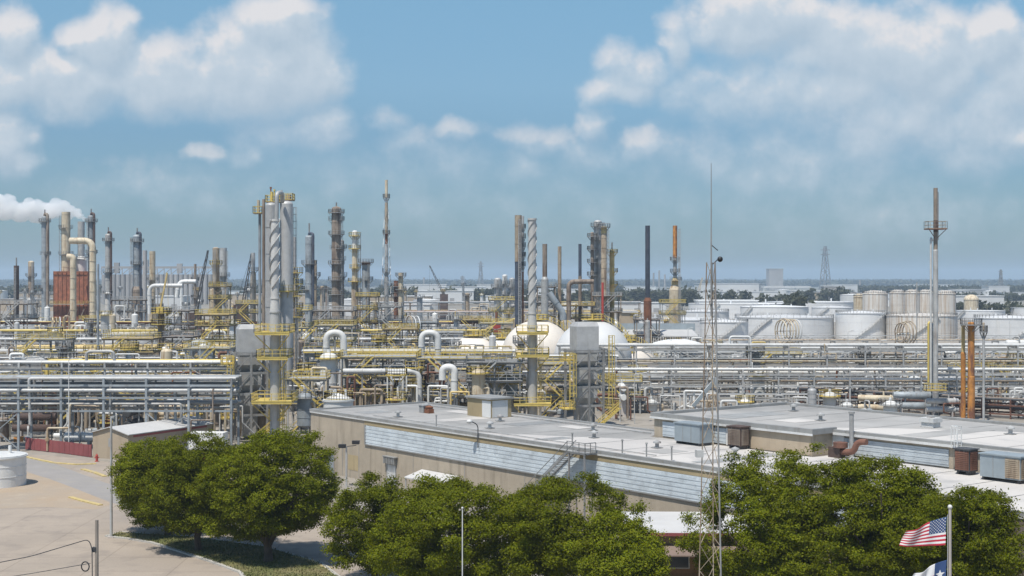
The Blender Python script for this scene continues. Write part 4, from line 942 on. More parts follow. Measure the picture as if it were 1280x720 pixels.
# flags
Yf = 75.0; xf = gx(1187.5, Yf); zf = gz(636, Yf)
t = thing('flagpole', 'rust-streaked flagpole with a ball on top at lower right', 'flagpole', (xf, Yf, 0)); MB().tube([(0,0,0),(0,0,zf)],[.11,.075],12).build('shaft', 'concretepole', t); MB().ball((0,0,zf+.1),.12,16,10).build('ball', 'white', t); MB().cyl((-.14,-.05,1.2),(-.14,-.05,zf-.3),.012,n=5).build('halyard', 'white', t)
def flag(name, label, ztop, hoist, fly, stars, matfn, mats):
    f = thing(name, label, 'flag', (xf-.17, Yf, 0), 0)
    nu, nv = 78, 39
    def P(u, v):   # u along fly, v down the hoist; the fly droops and gathers
        x = -fly*u*(1-.10*u*v*0)+(-.07*v)-.10*u*v*fly*0; wv = .16*u**.7*math.sin(7.5*u+1.6*v)+.07*u*math.sin(15*u-2*v)
        sh = hoist*(1-.48*u**1.25)
        z = ztop-.52*hoist*u**1.15-v*sh-.06*u*math.sin(9*u+1)-(.0)
        x += .28*(1-v)*u*u
        return (x, wv-.35*u*(1-v)*.6, z)
    b = MB(); vs = [P(i/nu, j/nv) for i in range(nu+1) for j in range(nv+1)]; fs = []; mi = []
    for i in range(nu):
        for j in range(nv): fs.append((i*(nv+1)+j, (i+1)*(nv+1)+j, (i+1)*(nv+1)+j+1, i*(nv+1)+j+1)); mi.append(matfn((i+.5)/nu, (j+.5)/nv))
    b.v = vs; b.f = fs; b.sm = [True]*len(fs); b.mi = mi; o = b.build('cloth', mats, f)
    so = o.modifiers.new('thickness', 'SOLIDIFY'); so.thickness = .006; so.offset = 0
    s = MB()
    for (u, v, rad) in stars:
        for side in (-1, 1):
            pts = []
            for k in range(10):
                rr = rad if k % 2 == 0 else rad*.42; a = pi/2+2*pi*k/10; p = P(u+rr*cos(a)/fly, v-rr*sin(a)/hoist); pts.append((p[0], p[1]+side*.012, p[2]))
            c = P(u, v); pts.append((c[0], c[1]+side*.012, c[2])); s.add(pts, [(k, (k+1)%10, 10) for k in range(10)])
    s.build('stars', 'flagwhite', f); return f
st = []
for r_ in range(9):
    for c_ in range(6 if r_ % 2 == 0 else 5): st.append((.4*(c_+.5+(.5 if r_ % 2 else 0))/6, (7/13)*(r_+.7)/9.4, .045))
flag('national_flag', 'red and white striped flag with a starred blue canton, flying above the other', gz(646, Yf), 1.50, 2.42, st, lambda u, v: (2 if (u < .4 and v < 7/13) else (0 if int(v*13) % 2 == 0 else 1)), ['flagred', 'flagwhite', 'flagblue'])
flag('state_flag', 'lower flag with a blue hoist, one white star and a white upper half', gz(700, Yf), 1.42, 2.0, [(.165, .5, .27)], lambda u, v: (2 if u < .333 else (1 if v < .5 else 0)), ['flagred', 'flagwhite', 'flagblue'])
# ------------------------------------------------------------------ stacks and towers, left to right
T = tower
T(20.5, 560, [(332,6.4,'darkbrown')], 'dark brown stack at far left, left of the red furnace', 'brown_stack', 'stack', head='open', vent=322, ladder=R(-90))
T(39, 620, [(326,7.2,'cream'),(333,7.4,'brown'),(372,11,'galv')], 'short grey brown tower with a cream cap beside the dark brown stack', rings=(345,360), ladder=R(-60), head='dome')
T(56, 560, [(270,8,'bluegrey')], 'tall grey tower just left of the smoking cream stack', rings=(277,318,360), ladder=R(-30), vapor=(1,.55,'brown',6), vent=262, bands=6)
T(82.5, 540.5, [(265,10.5,'cream')], 'cream stack with yellow ducts above the red furnace', 'cream_stack', 'stack', rings=(318,285), ladder=R(-170), head='open', bands=5)
T(101.5, 545, [(277,8.5,'galv'),(320,13.5,'lightgrey'),(346,6,'galv')], 'grey stack with a wide collar behind the cream furnace duct', 'grey_stack', 'stack', head='open', rings=(322,))
T(114, 575, [(269,8.5,'bluegrey')], 'tall blue grey tower right of the red furnace', rings=(277,316,356), vapor=(1,.5,'darkbrown',6), vent=261, bands=6, ladder=R(-120))
T(135.5, 590, [(292,8,'galv')], 'slim grey tower with a top platform before the long grain elevator', rings=(301,340), vent=284, vapor=(1,.45,'darkbrown',6), bands=5)
T(171.5, 580, [(293,10,'bluegrey'),(358,14,'brown')], 'grey tower with pointed vent left of the slim cream stack', rings=(302,330), vent=285, vapor=(1,.5,'navy',8), bands=5, ladder=R(-130))
T(181, 640, [(313,5.6,'fargrey')], 'thin plain grey stack between the grey tower and the cream stack', 'grey_stack', 'stack', head='open')
T(190.5, 600, [(314,7.4,'cream')], 'slim cream stack before the grain elevator', 'cream_stack', 'stack', head='open', bands=4, rings=(350,))
# furnace with its ducts
Yf_ = 532.0; t = thing('fired_furnace', 'rust red boxy furnace under the cream stack at left', 'furnace', (gx(85, Yf_), Yf_, 0))
wv = 43*Yf_/F; hv = gz(339, Yf_)
MB().box(-wv/2, wv/2, 3.3, 12, 3.5, hv).build('casing', 'furnace', t)
b = MB()
for k in range(9): x = -wv/2+wv*k/8; b.box(x-.09, x+.09, 3.1, 3.28, 0, hv)
for k in range(3): z = 4+(hv-4.5)*k/2; b.box(-wv/2, wv/2, 2.75, 2.94, z-.1, z+.1)
b.build('buckstay', 'rust', t)
for k in range(4): x = -wv/2+.5+(wv-1)*k/3; MB().box(x-.25, x+.25, 4, 4.5, 0, 3.497).build('leg', 'steel', t)
b = MB().box(-wv/2-.8, wv/2+.8, 1.4, 2.69, hv*.56, hv*.56+.15); b.build('platform', 'galv', t); MB().rail([(-wv/2-.8,1.45),(wv/2+.8,1.45)], hv*.56+.15, 1.1, .1, 1.8).build('handrail', 'yellow', t)
b = MB()
for k in range(3): x = -wv/2+2+k*2.6; b.bar((x,1.2,hv*.12),(x+5,1.2,hv*.5),.3)
b.build('stair', 'brown', t)
upipe([(87,301,527),(116.0,301,527),(116.0,440,527)], 1.2, 'cream', 'upper cream duct looping from the cream stack down behind the furnace', 3.4, 'furnace_duct', 'duct', False)
upipe([(84,321,525),(91.5,321,525),(91.5,440,525)], 1.15, 'cream', 'cream duct dropping in front of the red furnace', 2.2, 'furnace_duct', 'duct', False)
# towers behind the first unit
T(244, 560, [(330,3.2,'brown'),(398,3.6,'brown')], 'thin brown pole tower leaning by the black crane boom', rings=(350,372), head='open')
T(270, 470, [(309,8.5,'tan'),(356,15,'cream')], 'tan tower paired with a short grey drum left of the silver towers', rings=(330,356), ladder=R(-90), bands=4, rail='yellow')
T(279, 485, [(310,9,'galv')], 'grey square-shouldered tower touching the tan tower', rings=(345,372), head='open', bands=6, ladder=R(-40))
T(316.5, 500, [(316,5,'galv'),(340,7,'tan')], 'short tan pole tower beside the second black boom', rings=(338,358,378), head='open', ladder=R(-90))
T(324.8, 262, [(266,3.6,'bluegrey')], 'thinnest silver riser tower at the left of the silver group', 'riser_tower', rings=(), head='open')
T(329.6, 258, [(249,3.8,'brown')], 'thin brown riser pipe tower beside the silver towers', 'riser_tower', rings=(), head='open')
tA = T(339, 268, [(253,14.5,'insul')], 'left silver insulated tower directly behind the straked stack', 'silver_tower', bands=5)
tB = T(358, 270, [(251,16.4,'insul')], 'right and wider silver insulated tower behind the straked stack', 'silver_tower', bands=0, rings=(364,), ladder=R(40), rail='yellow')
def top_deck(px0, px1, py, Y, d, label, box=None):
    x0, x1 = gx(px0, Y), gx(px1, Y); z = gz(py, Y); t = thing('service_platform', label, 'platform', ((x0+x1)/2, Y, z), 0, 'yellow platforms on the silver towers'); w = (x1-x0)/2
    MB().box(-w, w, -d/2, d/2, -.15, 0).build('deck', 'brown', t); MB().rail([(-w,-d/2),(w,-d/2),(w,d/2),(-w,d/2)], 0, 1.2, .09, .9, True).build('handrail', 'yellow', t)
    if box:
        bx0, bx1, bz, m = box; MB().box(-w+2*w*bx0, -w+2*w*bx1, -d/4, d/4, .01, bz).build('equipment_box', m, t)
    return t
top_deck(317.5, 328.5, 266.5, 262, 2.2, 'yellow railed platform hanging out left of the silver towers', (.4, .62, 2.4, 'cream'))
top_deck(333, 352, 252.3, 270, 2.6, 'yellow railed top platform over the left silver tower', (.3, .42, 1.9, 'yellow'))
top_deck(349, 367, 250.0, 273, 3.2, 'railed top platform over the wider silver tower', (.5, .8, 1.0, 'tan'))
upipe([(343,400,263.5),(346.0,262,263.5),(346.0,241,263.5),(353,241,266),(353,252,268)], .40, 'insul', 'silver vapour pipe arching over the top of the silver towers', 1.0, 'vapor_pipe', 'pipe', False)
for i, (p, yt) in enumerate([(338.5, 236), (343, 239), (352, 240)]): 
    t = thing('vent_pipe', ['red-tipped', 'yellow', 'grey'][i]+' thin vent pipe on top of the silver towers', 'vent pipe', (gx(p, 271), 271, gz(252, 271)), 0, 'vents on the silver towers'); MB().cyl((0,0,0),(0,0,gz(yt,271)-gz(252,271)),.12,n=8).cyl((0,0,gz(yt,271)-gz(252,271)),(0,0,gz(yt,271)-gz(252,271)+.35),.2,n=8).build('pipe', ['rust','yellow','galv'][i], t)
T(369.8, 300, [(338,5.5,'tan')], 'short tan tower wrapped by yellow ladders right of the silver towers', rings=(341,355,370,385,396), ladder=R(-70), rail='yellow', head='open')
T(368.3, 420, [(296,4,'fargrey')], 'pale thin grey stack peeking from behind the wider silver tower', 'grey_stack', 'stack', head='open')
T(386.5, 430, [(294,10,'bluegrey')], 'blue grey tower with looping overhead pipe right of the silver towers', rings=(330,362), vent=279, vapor=(1,.42,'navy',12), bands=6)
T(394, 440, [(325,4.5,'tan')], 'slim tan tower leaning on the blue grey tower', rings=(345,), head='open')
T(420.5, 470, [(258,12,'brown')], 'tall brown ringed tower left of the guyed flare stack', rings=(266,275,293,311,330,350,368), ladder=R(-30), bands=4, vent=253)
T(427, 478, [(300,6,'brown')], 'narrow brown companion tower joined to the tall ringed tower', rings=(310,325,345), head='dome')
T(443.5, 455, [(288,7,'white'),(311,7,'cream'),(350,8.5,'tan')], 'white topped tower with yellowed lower shell right of the brown ringed tower', rings=(295,311,335,352), ladder=R(-20), rail='yellow')
T(457.5, 480, [(327,11,'rust'),(331,10,'bluegrey')], 'short blue grey tower with rusty cap before the guyed flare stack', rings=(328,350), ladder=R(-60), head='open')
fl = T(483, 450, [(225,3.6,'cream'),(247,3.4,'white'),(253,3.8,'tan'),(292,3.6,'rust'),(305,4.2,'galv'),(345,5.5,'galv')], 'tall thin tan and white banded flare stack with derrick guys', 'flare_stack', 'flare stack', rings=(247,292,340), head='open', ringw=.7, n=12)
b = MB(); lattice_part(b, gz(262,450), 5.0, 1.5, 16, .10, 4, 0, None, False); b.build('derrick', 'galv', fl)
T(495, 500, [(351,5.5,'rust')], 'short rusty tower right of the guyed flare stack', rings=(358,370), head='open')
T(501, 495, [(341,6,'cream')], 'short cream tower right of the guyed flare stack', rings=(345,362), head='open')
for i, (p, w_, yt, lab) in enumerate([(622,9,347,'stubby grey tower, first left of the brown double stack'), (631,6.5,343,'slender grey tower, nearest left of the brown double stack'), (640,7,347,'plump grey tower touching the brown double stack')]):
    T(p, 520+i*12, [(yt,w_,['galv','lightgrey','insul'][i])], lab, rings=(yt+12,yt+25), ladder=R(-90))
T(647.8, 400, [(269,8.6,'tan'),(327,8.4,'navy')], 'brown over dark grey double stack left of the white straked stack', 'double_stack', 'stack', rings=(), head='open', vapor=None, ladder=R(-75), bands=5)
T(653.6, 404, [(270,3,'galv'),(340,2.4,'rust')], 'narrow ladder tower clinging to the brown double stack', 'ladder_tower', rings=(285,297,308,320,332), head='open', ringw=.5, n=8)
T(681, 430, [(305,6,'brown'),(346,9,'galv')], 'brown stack on a pale lattice base right of the straked stack', 'brown_stack', 'stack', head='open')
T(699.5, 450, [(308,4.6,'tan')], 'tan stack between two darker stacks, behind the spheres', 'tan_stack', 'stack', head='open', bands=6)
T(725, 455, [(305,4.0,'navy'),(345,4.4,'brown')], 'dark slim stack left of the banded tower cluster', 'dark_stack', 'stack', head='open')
T(740.3, 462, [(290,4.4,'brown')], 'narrow brown tower at the left side of the banded tower cluster', rings=(296,312,328,344), head='dome')
T(747.3, 465, [(275,10,'galv')], 'tallest grey tower in the cluster behind the white sphere', rings=(283,300,330), bands=4, ladder=R(-100))
T(755, 455, [(283,7.4,'yellowpipe'),(292,7.4,'tan')], 'dark banded tan tower at the right of the grey cluster tower', rings=(284,), bands=3.2, ladder=R(-40), head='open')
T(765, 460, [(312,6.2,'yellowpipe')], 'yellow tan tower at the right end of the tower cluster', rings=(316,340,356), bands=5, rail='yellow', vent=303)
T(753.3, 440, [(353,3,'red')], 'thin red riser pipe below the tower cluster', 'riser_pipe', 'pipe', head='open', n=10)
upipe([(711,400,445),(711,352,445),(742,352,445)], .75, 'brown', 'brown elbow duct joining the tower cluster from the left', 2.0, 'gas_duct', 'duct', False)
T(809.5, 470, [(282,6,'navy'),(372,10,'rust')], 'dark blue grey stack standing alone, left of the orange one', 'dark_stack', 'stack', head='open')
T(843.8, 520, [(282,5.6,'orangerust'),(322,4.8,'galv'),(347,9,'yellowpipe'),(356,15,'cream')], 'orange rust stack above a pale base left of the radio mast', 'orange_stack', 'stack', head='open', rings=(325,340,350), ladder=R(-60))
fs = T(1169.5, 262, [(235,5.2,'brown'),(275,5.6,'darkbrown'),(290,5.2,'brown'),(312,6.2,'galv'),(488,8,'steel')], 'tall flare stack with rusty top and square platform at right', 'flare_stack', 'flare stack', head='open', n=16)
z = gz(286, 262); MB().box(-1.75,1.75,-1.5,1.5,z-.15,z).build('platform', 'rustpipe', fs); MB().rail([(-1.7,-1.45),(1.7,-1.45),(1.7,1.45),(-1.7,1.45)], z, 1.35, .07, 1.1, True).build('handrail', 'tan', fs)
b = MB(); b.bar((-1.6,-1.3,z-.1),(-.2,-.3,z-1.7),.1).bar((1.6,-1.3,z-.1),(.2,-.3,z-1.7),.1); b.build('bracket', 'rustpipe', fs)
MB().tube(rounded([(-.6,-.2,gz(300,262)-.2),(-.95,-.25,gz(297,262)),(-.95,-.25,6)],.3),.2,8).build('pilot_pipe', 'lightgrey', fs)
MB().cyl((.46,-.1,gz(300,262)),(.46,-.1,gz(240,262)),.05,n=6).build('ignition_line', 'rust', fs)
T(1164, 264, [(404,8.4,'galv'),(486,4,'steel')], 'grey knock-out vessel at the foot of the rusty flare stack', 'knockout_vessel', 'vessel', head='dome', vapor=(-1,.2,'yellow',6))
t = top_deck(1156, 1182, 488, 258.6, 2.0, 'small steel platform at the foot of the rusty flare stack')
T(1214, 252, [(402,8.2,'orangerust'),(470,9,'orangerust')], 'orange rusted process tower right of the flare stack', 'rusty_tower', rings=(406,), head='dome', ringw=1.3)
T(1204, 254, [(405,4.6,'yellowpipe'),(440,6,'orangerust')], 'yellow rusted slim tower left of the orange rusted tower', 'rusty_tower', rings=(), head='open')
T(1229.5, 250, [(403,2.8,'tan'),(420,3.2,'galv')], 'slim grey post tower right of the orange rusted tower', 'post_tower', head='dome', rings=(415,), ringw=.5, n=10)
T(1146, 470, [(353,1.4,'galv')], 'thin mast in front of the stained silo tanks', 'mast', 'mast', head='open', n=8)
T(122.5, 300, [(330,3.2,'bluegrey')], 'tall grey vent pole before the cream furnace duct', 'vent_pole', 'pole', head='open', n=12)
T(201.5, 330, [(389,8.2,'brown')], 'brown column carrying a yellow jib crane', 'crane_column', 'crane column', rings=(391,405), rail='yellow', head='open', ringw=1.6)
t = thing('jib_crane', 'yellow jib crane boom on the brown column at left', 'crane', (gx(201, 330), 330, gz(390, 330))); MB().bar((-.3,0,.0),(1.5,0,gz(341,330)-gz(390,330)),.34,.5).bar((1.5,0,9.0),(1.7,.2,.6),.06).build('boom', 'yellowpipe', t); MB().box(-1.0,.6,-.7,.7,.02,1.2).build('cab', 'yellow', t)
def boom_crane(p0, y0, p1, y1, Y, label, m='dark', body='darkbrown', wd=1.0):
    t = thing('crawler_crane', label, 'crane', (gx(p0, Y), Y, 0)); zb = gz(y0, Y); b = MB(); q = Vector((gx(p1, Y)-gx(p0, Y), 0, gz(y1, Y))); p = Vector((0,0,max(zb,2)))
    n = 9
    for s in ((-.5,-.5),(.5,-.5),(-.5,.5),(.5,.5)): b.bar(p+Vector((s[0]*wd,s[1]*wd,0)), q+Vector((s[0]*wd*.4,s[1]*wd*.4,0)), wd*.22)
    for i in range(n):
        a = p.lerp(q, i/n); c = p.lerp(q, (i+1)/n); k = wd*(.5-.3*i/n); b.bar(a+Vector((-k,-k,0)), c+Vector((k,-k,0)), wd*.14)
    b.build('boom', m, t); MB().box(-3,2,-1.6,1.6,1.2,max(zb,2)+1.2).build('cab', body, t); MB().box(-3.2,3.2,-2.4,-1.4,0,1.1).box(-3.2,3.2,1.4,2.4,0,1.1).build('track', 'black', t)
    MB().bar(q, (q.x, 0, q.z*.55), .08).bar((-2.5,0,max(zb,2)+1.2), q, .09).build('cable', 'black', t)
    return t
boom_crane(244, 395, 260, 313, 500, 'black crane boom left of the tan tower'); boom_crane(303, 385, 314.5, 317, 520, 'black crane boom just left of the silver towers'); boom_crane(556, 370, 537, 332, 900, 'thin far crane boom right of the short cream tower', wd=1.3)
boom_crane(873, 365, 878, 347, 1900, 'far beige crane boom beside the white warehouse roof', 'cream', 'cream', 2.6)
# ------------------------------------------------------------------ straked stacks and flue gas units
strake_stack(343.6, 10.4, 274, 373, 214, 'first straked stack, in front of the silver towers', [(415,1.9),(446,1.6),(500,2.3)], 12.6)
strake_stack(665.3, 9.8, 273, 392, 248, 'straked stack at centre beside the brown double stack', [(415,1.9),(443,2.0),(503,2.4)], 12.4, .13)
def flue_unit(px, wpx, ytop, ybot, Y, label, lad):
    t = thing('flue_gas_unit', label, 'flue gas unit', (gx(px, Y), Y, 0), R(18), 'grey flue gas units on steel frames')
    w = wpx*Y/F*.80; d = w*.85; z1 = gz(ytop, Y); z0 = gz(ybot, Y)
    b = MB(); c = w*.18
    b.add([(0,0,z0),(w,0,z0),(w,d,z0),(0,d,z0),(0,0,z1-c),(w,0,z1-c),(w,d,z1-c),(0,d,z1-c),(c*.6,c*.6,z1),(w-c*.2,c*.6,z1),(w-c*.2,d-c*.6,z1),(c*.6,d-c*.6,z1)], [(3,2,1,0),(0,1,5,4),(1,2,6,5),(2,3,7,6),(3,0,4,7),(4,5,9,8),(5,6,10,9),(6,7,11,10),(7,4,8,11),(8,9,10,11)])
    b.build('housing', 'insul', t)
    h = MB(); lev = [z0*.78, z0*.54, z0*.3]; za = z0-.003
    for k, z in enumerate(lev):
        a = .12*w if k % 2 == 0 else .04*w; e = .04*w if k % 2 == 0 else .12*w; i0 = .05*w+(0 if k % 2 == 0 else .0)
        def ringp(q, zz): return [(q,q,zz),(w-q,q,zz),(w-q,d-q,zz),(q,d-q,zz)]
        zm = z+(za-z)*.35
        vs = ringp(.06*w, za)+ringp(.06*w, zm)+ringp(.2*w, z)
        h.add(vs, [(4,5,1,0),(5,6,2,1),(6,7,3,2),(7,4,0,3),(8,9,5,4),(9,10,6,5),(10,11,7,6),(11,8,4,7)])
        za = z-.003
    h.box(.2*w, .8*w, .2*d, .8*d, .4, za); h.build('duct', 'galv', t)
    pw = .34
    for sx in (-.6, w*.5, w+.6):
        for sy in (-.6, d+.6):
            MB().box(sx-pw/2, sx+pw/2, sy-pw/2, sy+pw/2, 0, z0+(.15)).build('post', 'steel', t)
    for z in [z0]+lev:
        g = MB()
        for sy in (-.6, d+.6): g.bar((-.9,sy,z-.2),(w+.9,sy,z-.2),.2,.36)
        for sx in (-.6, w+.6): g.bar((sx,-.48,z-.2),(sx,d+.48,z-.2),.2,.36)
        g.build('girder', 'steel', t)
    g = MB(); zz = [0]+lev[::-1]+[z0]
    for k in range(4):
        for (xa, xb) in ((-.6, w*.5), (w+.6, w*.5)): g.bar((xa,-.62,zz[k]+.1),(xb,-.62,zz[k+1]-.4),.15)
    g.build('brace', 'steel', t)
    # yellow stair tower and landings
    for k, (z, xa, xb) in enumerate([(z0*.88,-2.6,-.8),(z0*.26,-2.8,-.8),(z0*.26,w+.8,w+3.0),(z0*.60,w+.8,w+2.4)]):
        p = MB().box(xa, xb, -1.6, 1.2, z-.12, z).build('landing', 'yellow', t); MB().rail([(xa,-1.6),(xb,-1.6),(xb,1.2),(xa,1.2)], z, 1.15, .085, .9, True).build('handrail', 'yellow', p)
    MB().ladder((-1.5,-1.65,z0*.26),(-1.5,-1.65,z0*.88+1),.8,.1,True).build('ladder', 'yellow', t)
    MB().ladder((w+1.6,-1.3,z0*.26),(w+1.6,-1.3,z0+2.5),.7,.09,True).build('ladder', 'yellow', t)
    b = MB(); xa, xb = w+2.9, w-1.2
    for dy in (-2.6,-1.7): b.bar((xa,dy,z0*.26),(xb,dy,.2),.12,.28); b.bar((xa,dy,z0*.26+1),(xb,dy,1.2),.08); b.bar((xa,dy,z0*.26+.5),(xb,dy,.7),.06)
    for k in range(12): u = (k+.5)/12; b.box(xa+(xb-xa)*u-.15, xa+(xb-xa)*u+.15, -2.55, -1.75, z0*.26*(1-u)+.2*u, z0*.26*(1-u)+.2*u+.05)
    b.build('stair', 'yellow', t); return t
flue_unit(298, 38, 406, 441, 222, 'grey boxed flue gas unit left of the first straked stack', 0)
flue_unit(721, 37, 403, 438, 240, 'grey boxed flue gas unit in front of the white sphere', 0)
# ------------------------------------------------------------------ spheres
sphere_tank(741, 449, 49, 312, 'brightest white sphere, largest one, behind the boxed flue gas unit', 'spherewhite')
sphere_tank(672, 446, 46, 330, 'cream sphere behind the centre straked stack', 'spherecream')
sphere_tank(592, 453, 33, 345, 'cream sphere furthest left of the sphere row', 'spherecream')
sphere_tank(628, 453, 30, 352, 'white sphere between two cream ones', 'spherewhite')
sphere_tank(782, 468, 42, 330, 'low cream sphere right of the largest white sphere', 'spherecream')
for (p, w_, yt, yb, lab) in [(846, 74, 433, 424, 'white tank with low domed roof under the long shed'), (924, 56, 436, 430, 'white tank with low domed roof right of the radio mast')]:
    Y = 352; tank(p, w_, yt+3, Y, lab, 'white', 'dome', rh=(yt-yb+3)*Y/F, rail='yellow', stair=False)
# ------------------------------------------------------------------ tank farm
TK = [(925,128,379,940,'float','pale floating-roof tank, far row, behind the radio mast'),(1012,108,377,1020,'float','pale floating-roof tank, far row, left of the silos'),(968,84,383,800,'cone','wide flat white tank in the middle of the farm'),
 (880,62,389,690,'cone','white tank directly left of the radio mast top row'),(980,122,396,610,'cone','widest white tank, behind the left coiled pipes'),(1076,62,391,600,'cone','tall white tank between widest tank and stained silos'),
 (1152,86,394,590,'cone','stained white tank below the silos'),(1262,86,397,560,'cone','white tank cut by the right picture edge'),(834,150,398,640,'float','broad white tank behind the long shed roof'),
 (1225,60,388,900,'float','low far white tank right of the silos'),(1300,70,384,1000,'float','far pale tank at the right edge'),(905,60,402,560,'cone','small white tank behind the radio mast'),(1040,50,384,860,'cone','white tank peeking left of the silos')]
for (p, w_, yt, Y, rf, lab) in TK: tank(p, w_, yt, Y, lab, 'rusttank' if 'stained white' in lab else 'tankwhite', rf, rh=(.9 if rf == 'cone' else None))
for i, (p, w_, yt, lab) in enumerate([(1094,31,367,'widest rust-streaked silo tank, left end of the silo row'),(1122,20,366,'rust-streaked silo tank, second from the left end'),(1140,19,366,'rust-streaked silo tank behind the thin mast'),(1157,19,366,'rust-streaked silo tank left of the flare stack'),(1182,25,367,'rust-streaked silo tank right of the flare stack'),(1074,14,371,'cream little silo at the left end of the silo row')]):
    tank(p, w_, yt, 720+(i % 2)*16, lab, 'rusttank' if i < 5 else 'cream', 'dome', rh=1.6, stair=False, n=32, name='silo_tank')
tank(1214, 18, 374.5, 1000, 'beige domed tank right of the silos', 'cream', 'dome', rh=3.6, stair=False, n=24)
# white tanks among the left plant
for (p, w_, yt, Y, lab) in [(570,46,406,520,'white tank left of the yellow-roofed shed'),(217,20,395,480,'slim white tank right of the brown crane column'),(165,76,416,430,'low white tank behind the yellow pipe'),(30,84,402,520,'low wide white tank at the left picture edge'),(486,34,410,500,'small white tank behind the coiled loops'),(452,28,408,470,'white tank with yellow roof rail left of the coiled loops'),(405,26,408,460,'white tank behind the arched white pipe'),(128,34,408,600,'white tank behind the grey vent pole')]:
    tank(p, w_, yt, Y, lab, 'tankwhite', 'cone', rail='yellow', rh=.8, n=36)
for (p, w_, yt, Y, lab, m) in [(139.5,11,392,470,'cream upright drum before the low white tank','cream'),(168.5,8,392,465,'white upright drum beside the cream one','white'),(411,22,441,252,'large white vessel with flanged top behind the warehouse corner','white'),(672-10,0,0,0,'','')]:
    if w_: vessel(p, w_, yt, Y, lab, m, rail='yellow' if w_ > 20 else None)
# ------------------------------------------------------------------ large pipes
upipe([(408,452,258),(408,416,258),(429.5,416,258),(429.5,470,258)], .62, 'lightgrey', 'white arched pipe above the flanged white vessel', 2.2)
upipe([(429,464,246),(524,464,246),(524,505,246)], .48, 'lightgrey', 'long white pipe running level then dropping at its right end', 1.6)
upipe([(527,450,262),(527,416,262),(547.5,416,262),(547.5,475,262)], .6, 'lightgrey', 'arched grey pipe left of the small white tank', 2.2)
upipe([(553,475,243),(553,459,243),(568,459,243),(568,492,243)], .62, 'lightgrey', 'short arched grey pipe in front of the left cream sphere', 1.7)
upipe([(187,392,430),(187,357,430),(228,357,430)], .62, 'lightgrey', 'white elbow pipe on tall legs before the grain elevator', 2.0)
upipe([(221,372,440),(224,352,440),(245,352,440)], .7, 'white', 'second white elbow pipe beside the black crane boom', 1.8)
upipe([(238,452,300),(238,430,300),(262,430,300),(262,455,300)], .95, 'bluegrey', 'fat grey elbow pipe left of the first boxed flue gas unit', 2.2)
upipe([(20,435,345),(285,434,345)], .75, 'yellowpipe', 'fat yellow pipe running level across the left plant', 2)
upipe([(-30,440,352),(210,441,352)], .55, 'cream', 'cream pipe just under the fat yellow pipe', 2)
upipe([(686,366,415),(704,392,415),(704,400,415)], 1.0, 'bluegrey', 'grey slanting duct behind the cream sphere', 2.0, 'slanting_duct', 'duct')
# diagonal conveyor and coils
t = thing('inclined_conveyor', 'bluish white inclined conveyor gallery rising behind the hall roof', 'conveyor', (gx(866, 232), 232, 0)); L_ = gx(893, 232)-gx(866, 232)
za, zb = gz(508, 232), gz(476, 232); MB().bar((0,0,za),(L_,0,zb),.7,.55).build('gallery', 'white', t); MB().bar((0,-.38,za+.1),(L_,-.38,zb+.1),.06,.5).build('side_cover', 'acblue', t); MB().box(L_-.5,L_+.5,-.5,.5,zb-.6,zb+.5).build('head_house', 'bluegrey', t)
for u in (.1, .55, .95): MB().box(L_*u-.08, L_*u+.08, -.08, .08, 0, za+(zb-za)*u-.3).build('post', 'steel', t)
def coils(px, py, rpx, n, Y, label, m='cream'):
    t = thing('pipe_loops', label, 'pipe loops', (gx(px, Y), Y, 0), R(25), 'standing pipe loops'); r = rpx*Y/F; zc = gz(py, Y)
    for i in range(n):
        x = (i-(n-1)/2)*1.15; rr = r*random.uniform(.86, 1.05); k = 26; tr = .19*Y/460
        pts = [(x+.25*j/k, rr*sin(2*pi*j/k+pi), zc-rr*cos(2*pi*j/k)*1.1) for j in range(k+1)]
        MB().tube([(x,-rr*.2,0.3),(x,-rr*.1,max(zc-rr*1.15,.6))]+pts, tr, 8).build('loop', random.choice([m, 'tan', 'cream', 'lightgrey']), t)
    b = MB(); L2 = n*1.15/2+.5; b.bar((-L2,r*.3,0),(-L2,r*.3,zc),.2).bar((L2,r*.3,0),(L2,r*.3,zc),.2).bar((-L2,r*.3,zc),(L2,r*.3,zc),.2); b.build('support_frame', 'tan', t); return t
coils(985, 414, 14.5, 6, 455, 'left group of standing beige pipe loops before the widest white tank')
coils(1131, 416, 12.5, 4, 440, 'right group of standing beige pipe loops below the stained silos')
coils(516, 408, 12, 3, 400, 'coiled pipe loops above the arched grey pipe', 'lightgrey')
coils(72, 405, 8, 4, 470, 'small yellow pipe loops at the foot of the red furnace', 'yellowpipe')
# sheds
Y = 420.0; t = thing('open_shed', 'open shed with a yellow sloping roof left of the centre straked stack', 'shed', (gx(608, Y), Y, 0)); L_ = gx(656, Y)-gx(608, Y); za, zb = gz(411, Y), gz(394, Y)
MB().add([(0,0,za),(L_,0,zb),(L_,9,zb),(0,9,za),(0,0,za-.3),(L_,0,zb-.3),(L_,9,zb-.3),(0,9,za-.3)], [(0,1,2,3),(7,6,5,4),(0,4,5,1),(1,5,6,2),(2,6,7,3),(3,7,4,0)]).build('roof', 'yellowroof', t)
MB().add([(L_*.45,-.05,gz(410,Y)),(L_,-.05,gz(410,Y)),(L_,-.05,zb-.35),(L_*.45,-.05,za+(zb-za)*.45-.35),(L_*.45,.1,gz(410,Y)),(L_,.1,gz(410,Y)),(L_,.1,zb-.35),(L_*.45,.1,za+(zb-za)*.45-.35)], [(0,1,2,3),(7,6,5,4),(0,4,5,1),(1,5,6,2),(2,6,7,3),(3,7,4,0)]).build('gable_sheet', 'hutwall', t)
for xx in (.3, L_*.5, L_-.3):
    for yy in (.3, 8.6): MB().box(xx-.2,xx+.2,yy-.2,yy+.2,0,za+(zb-za)*xx/L_-.35).build('post', 'brown', t)
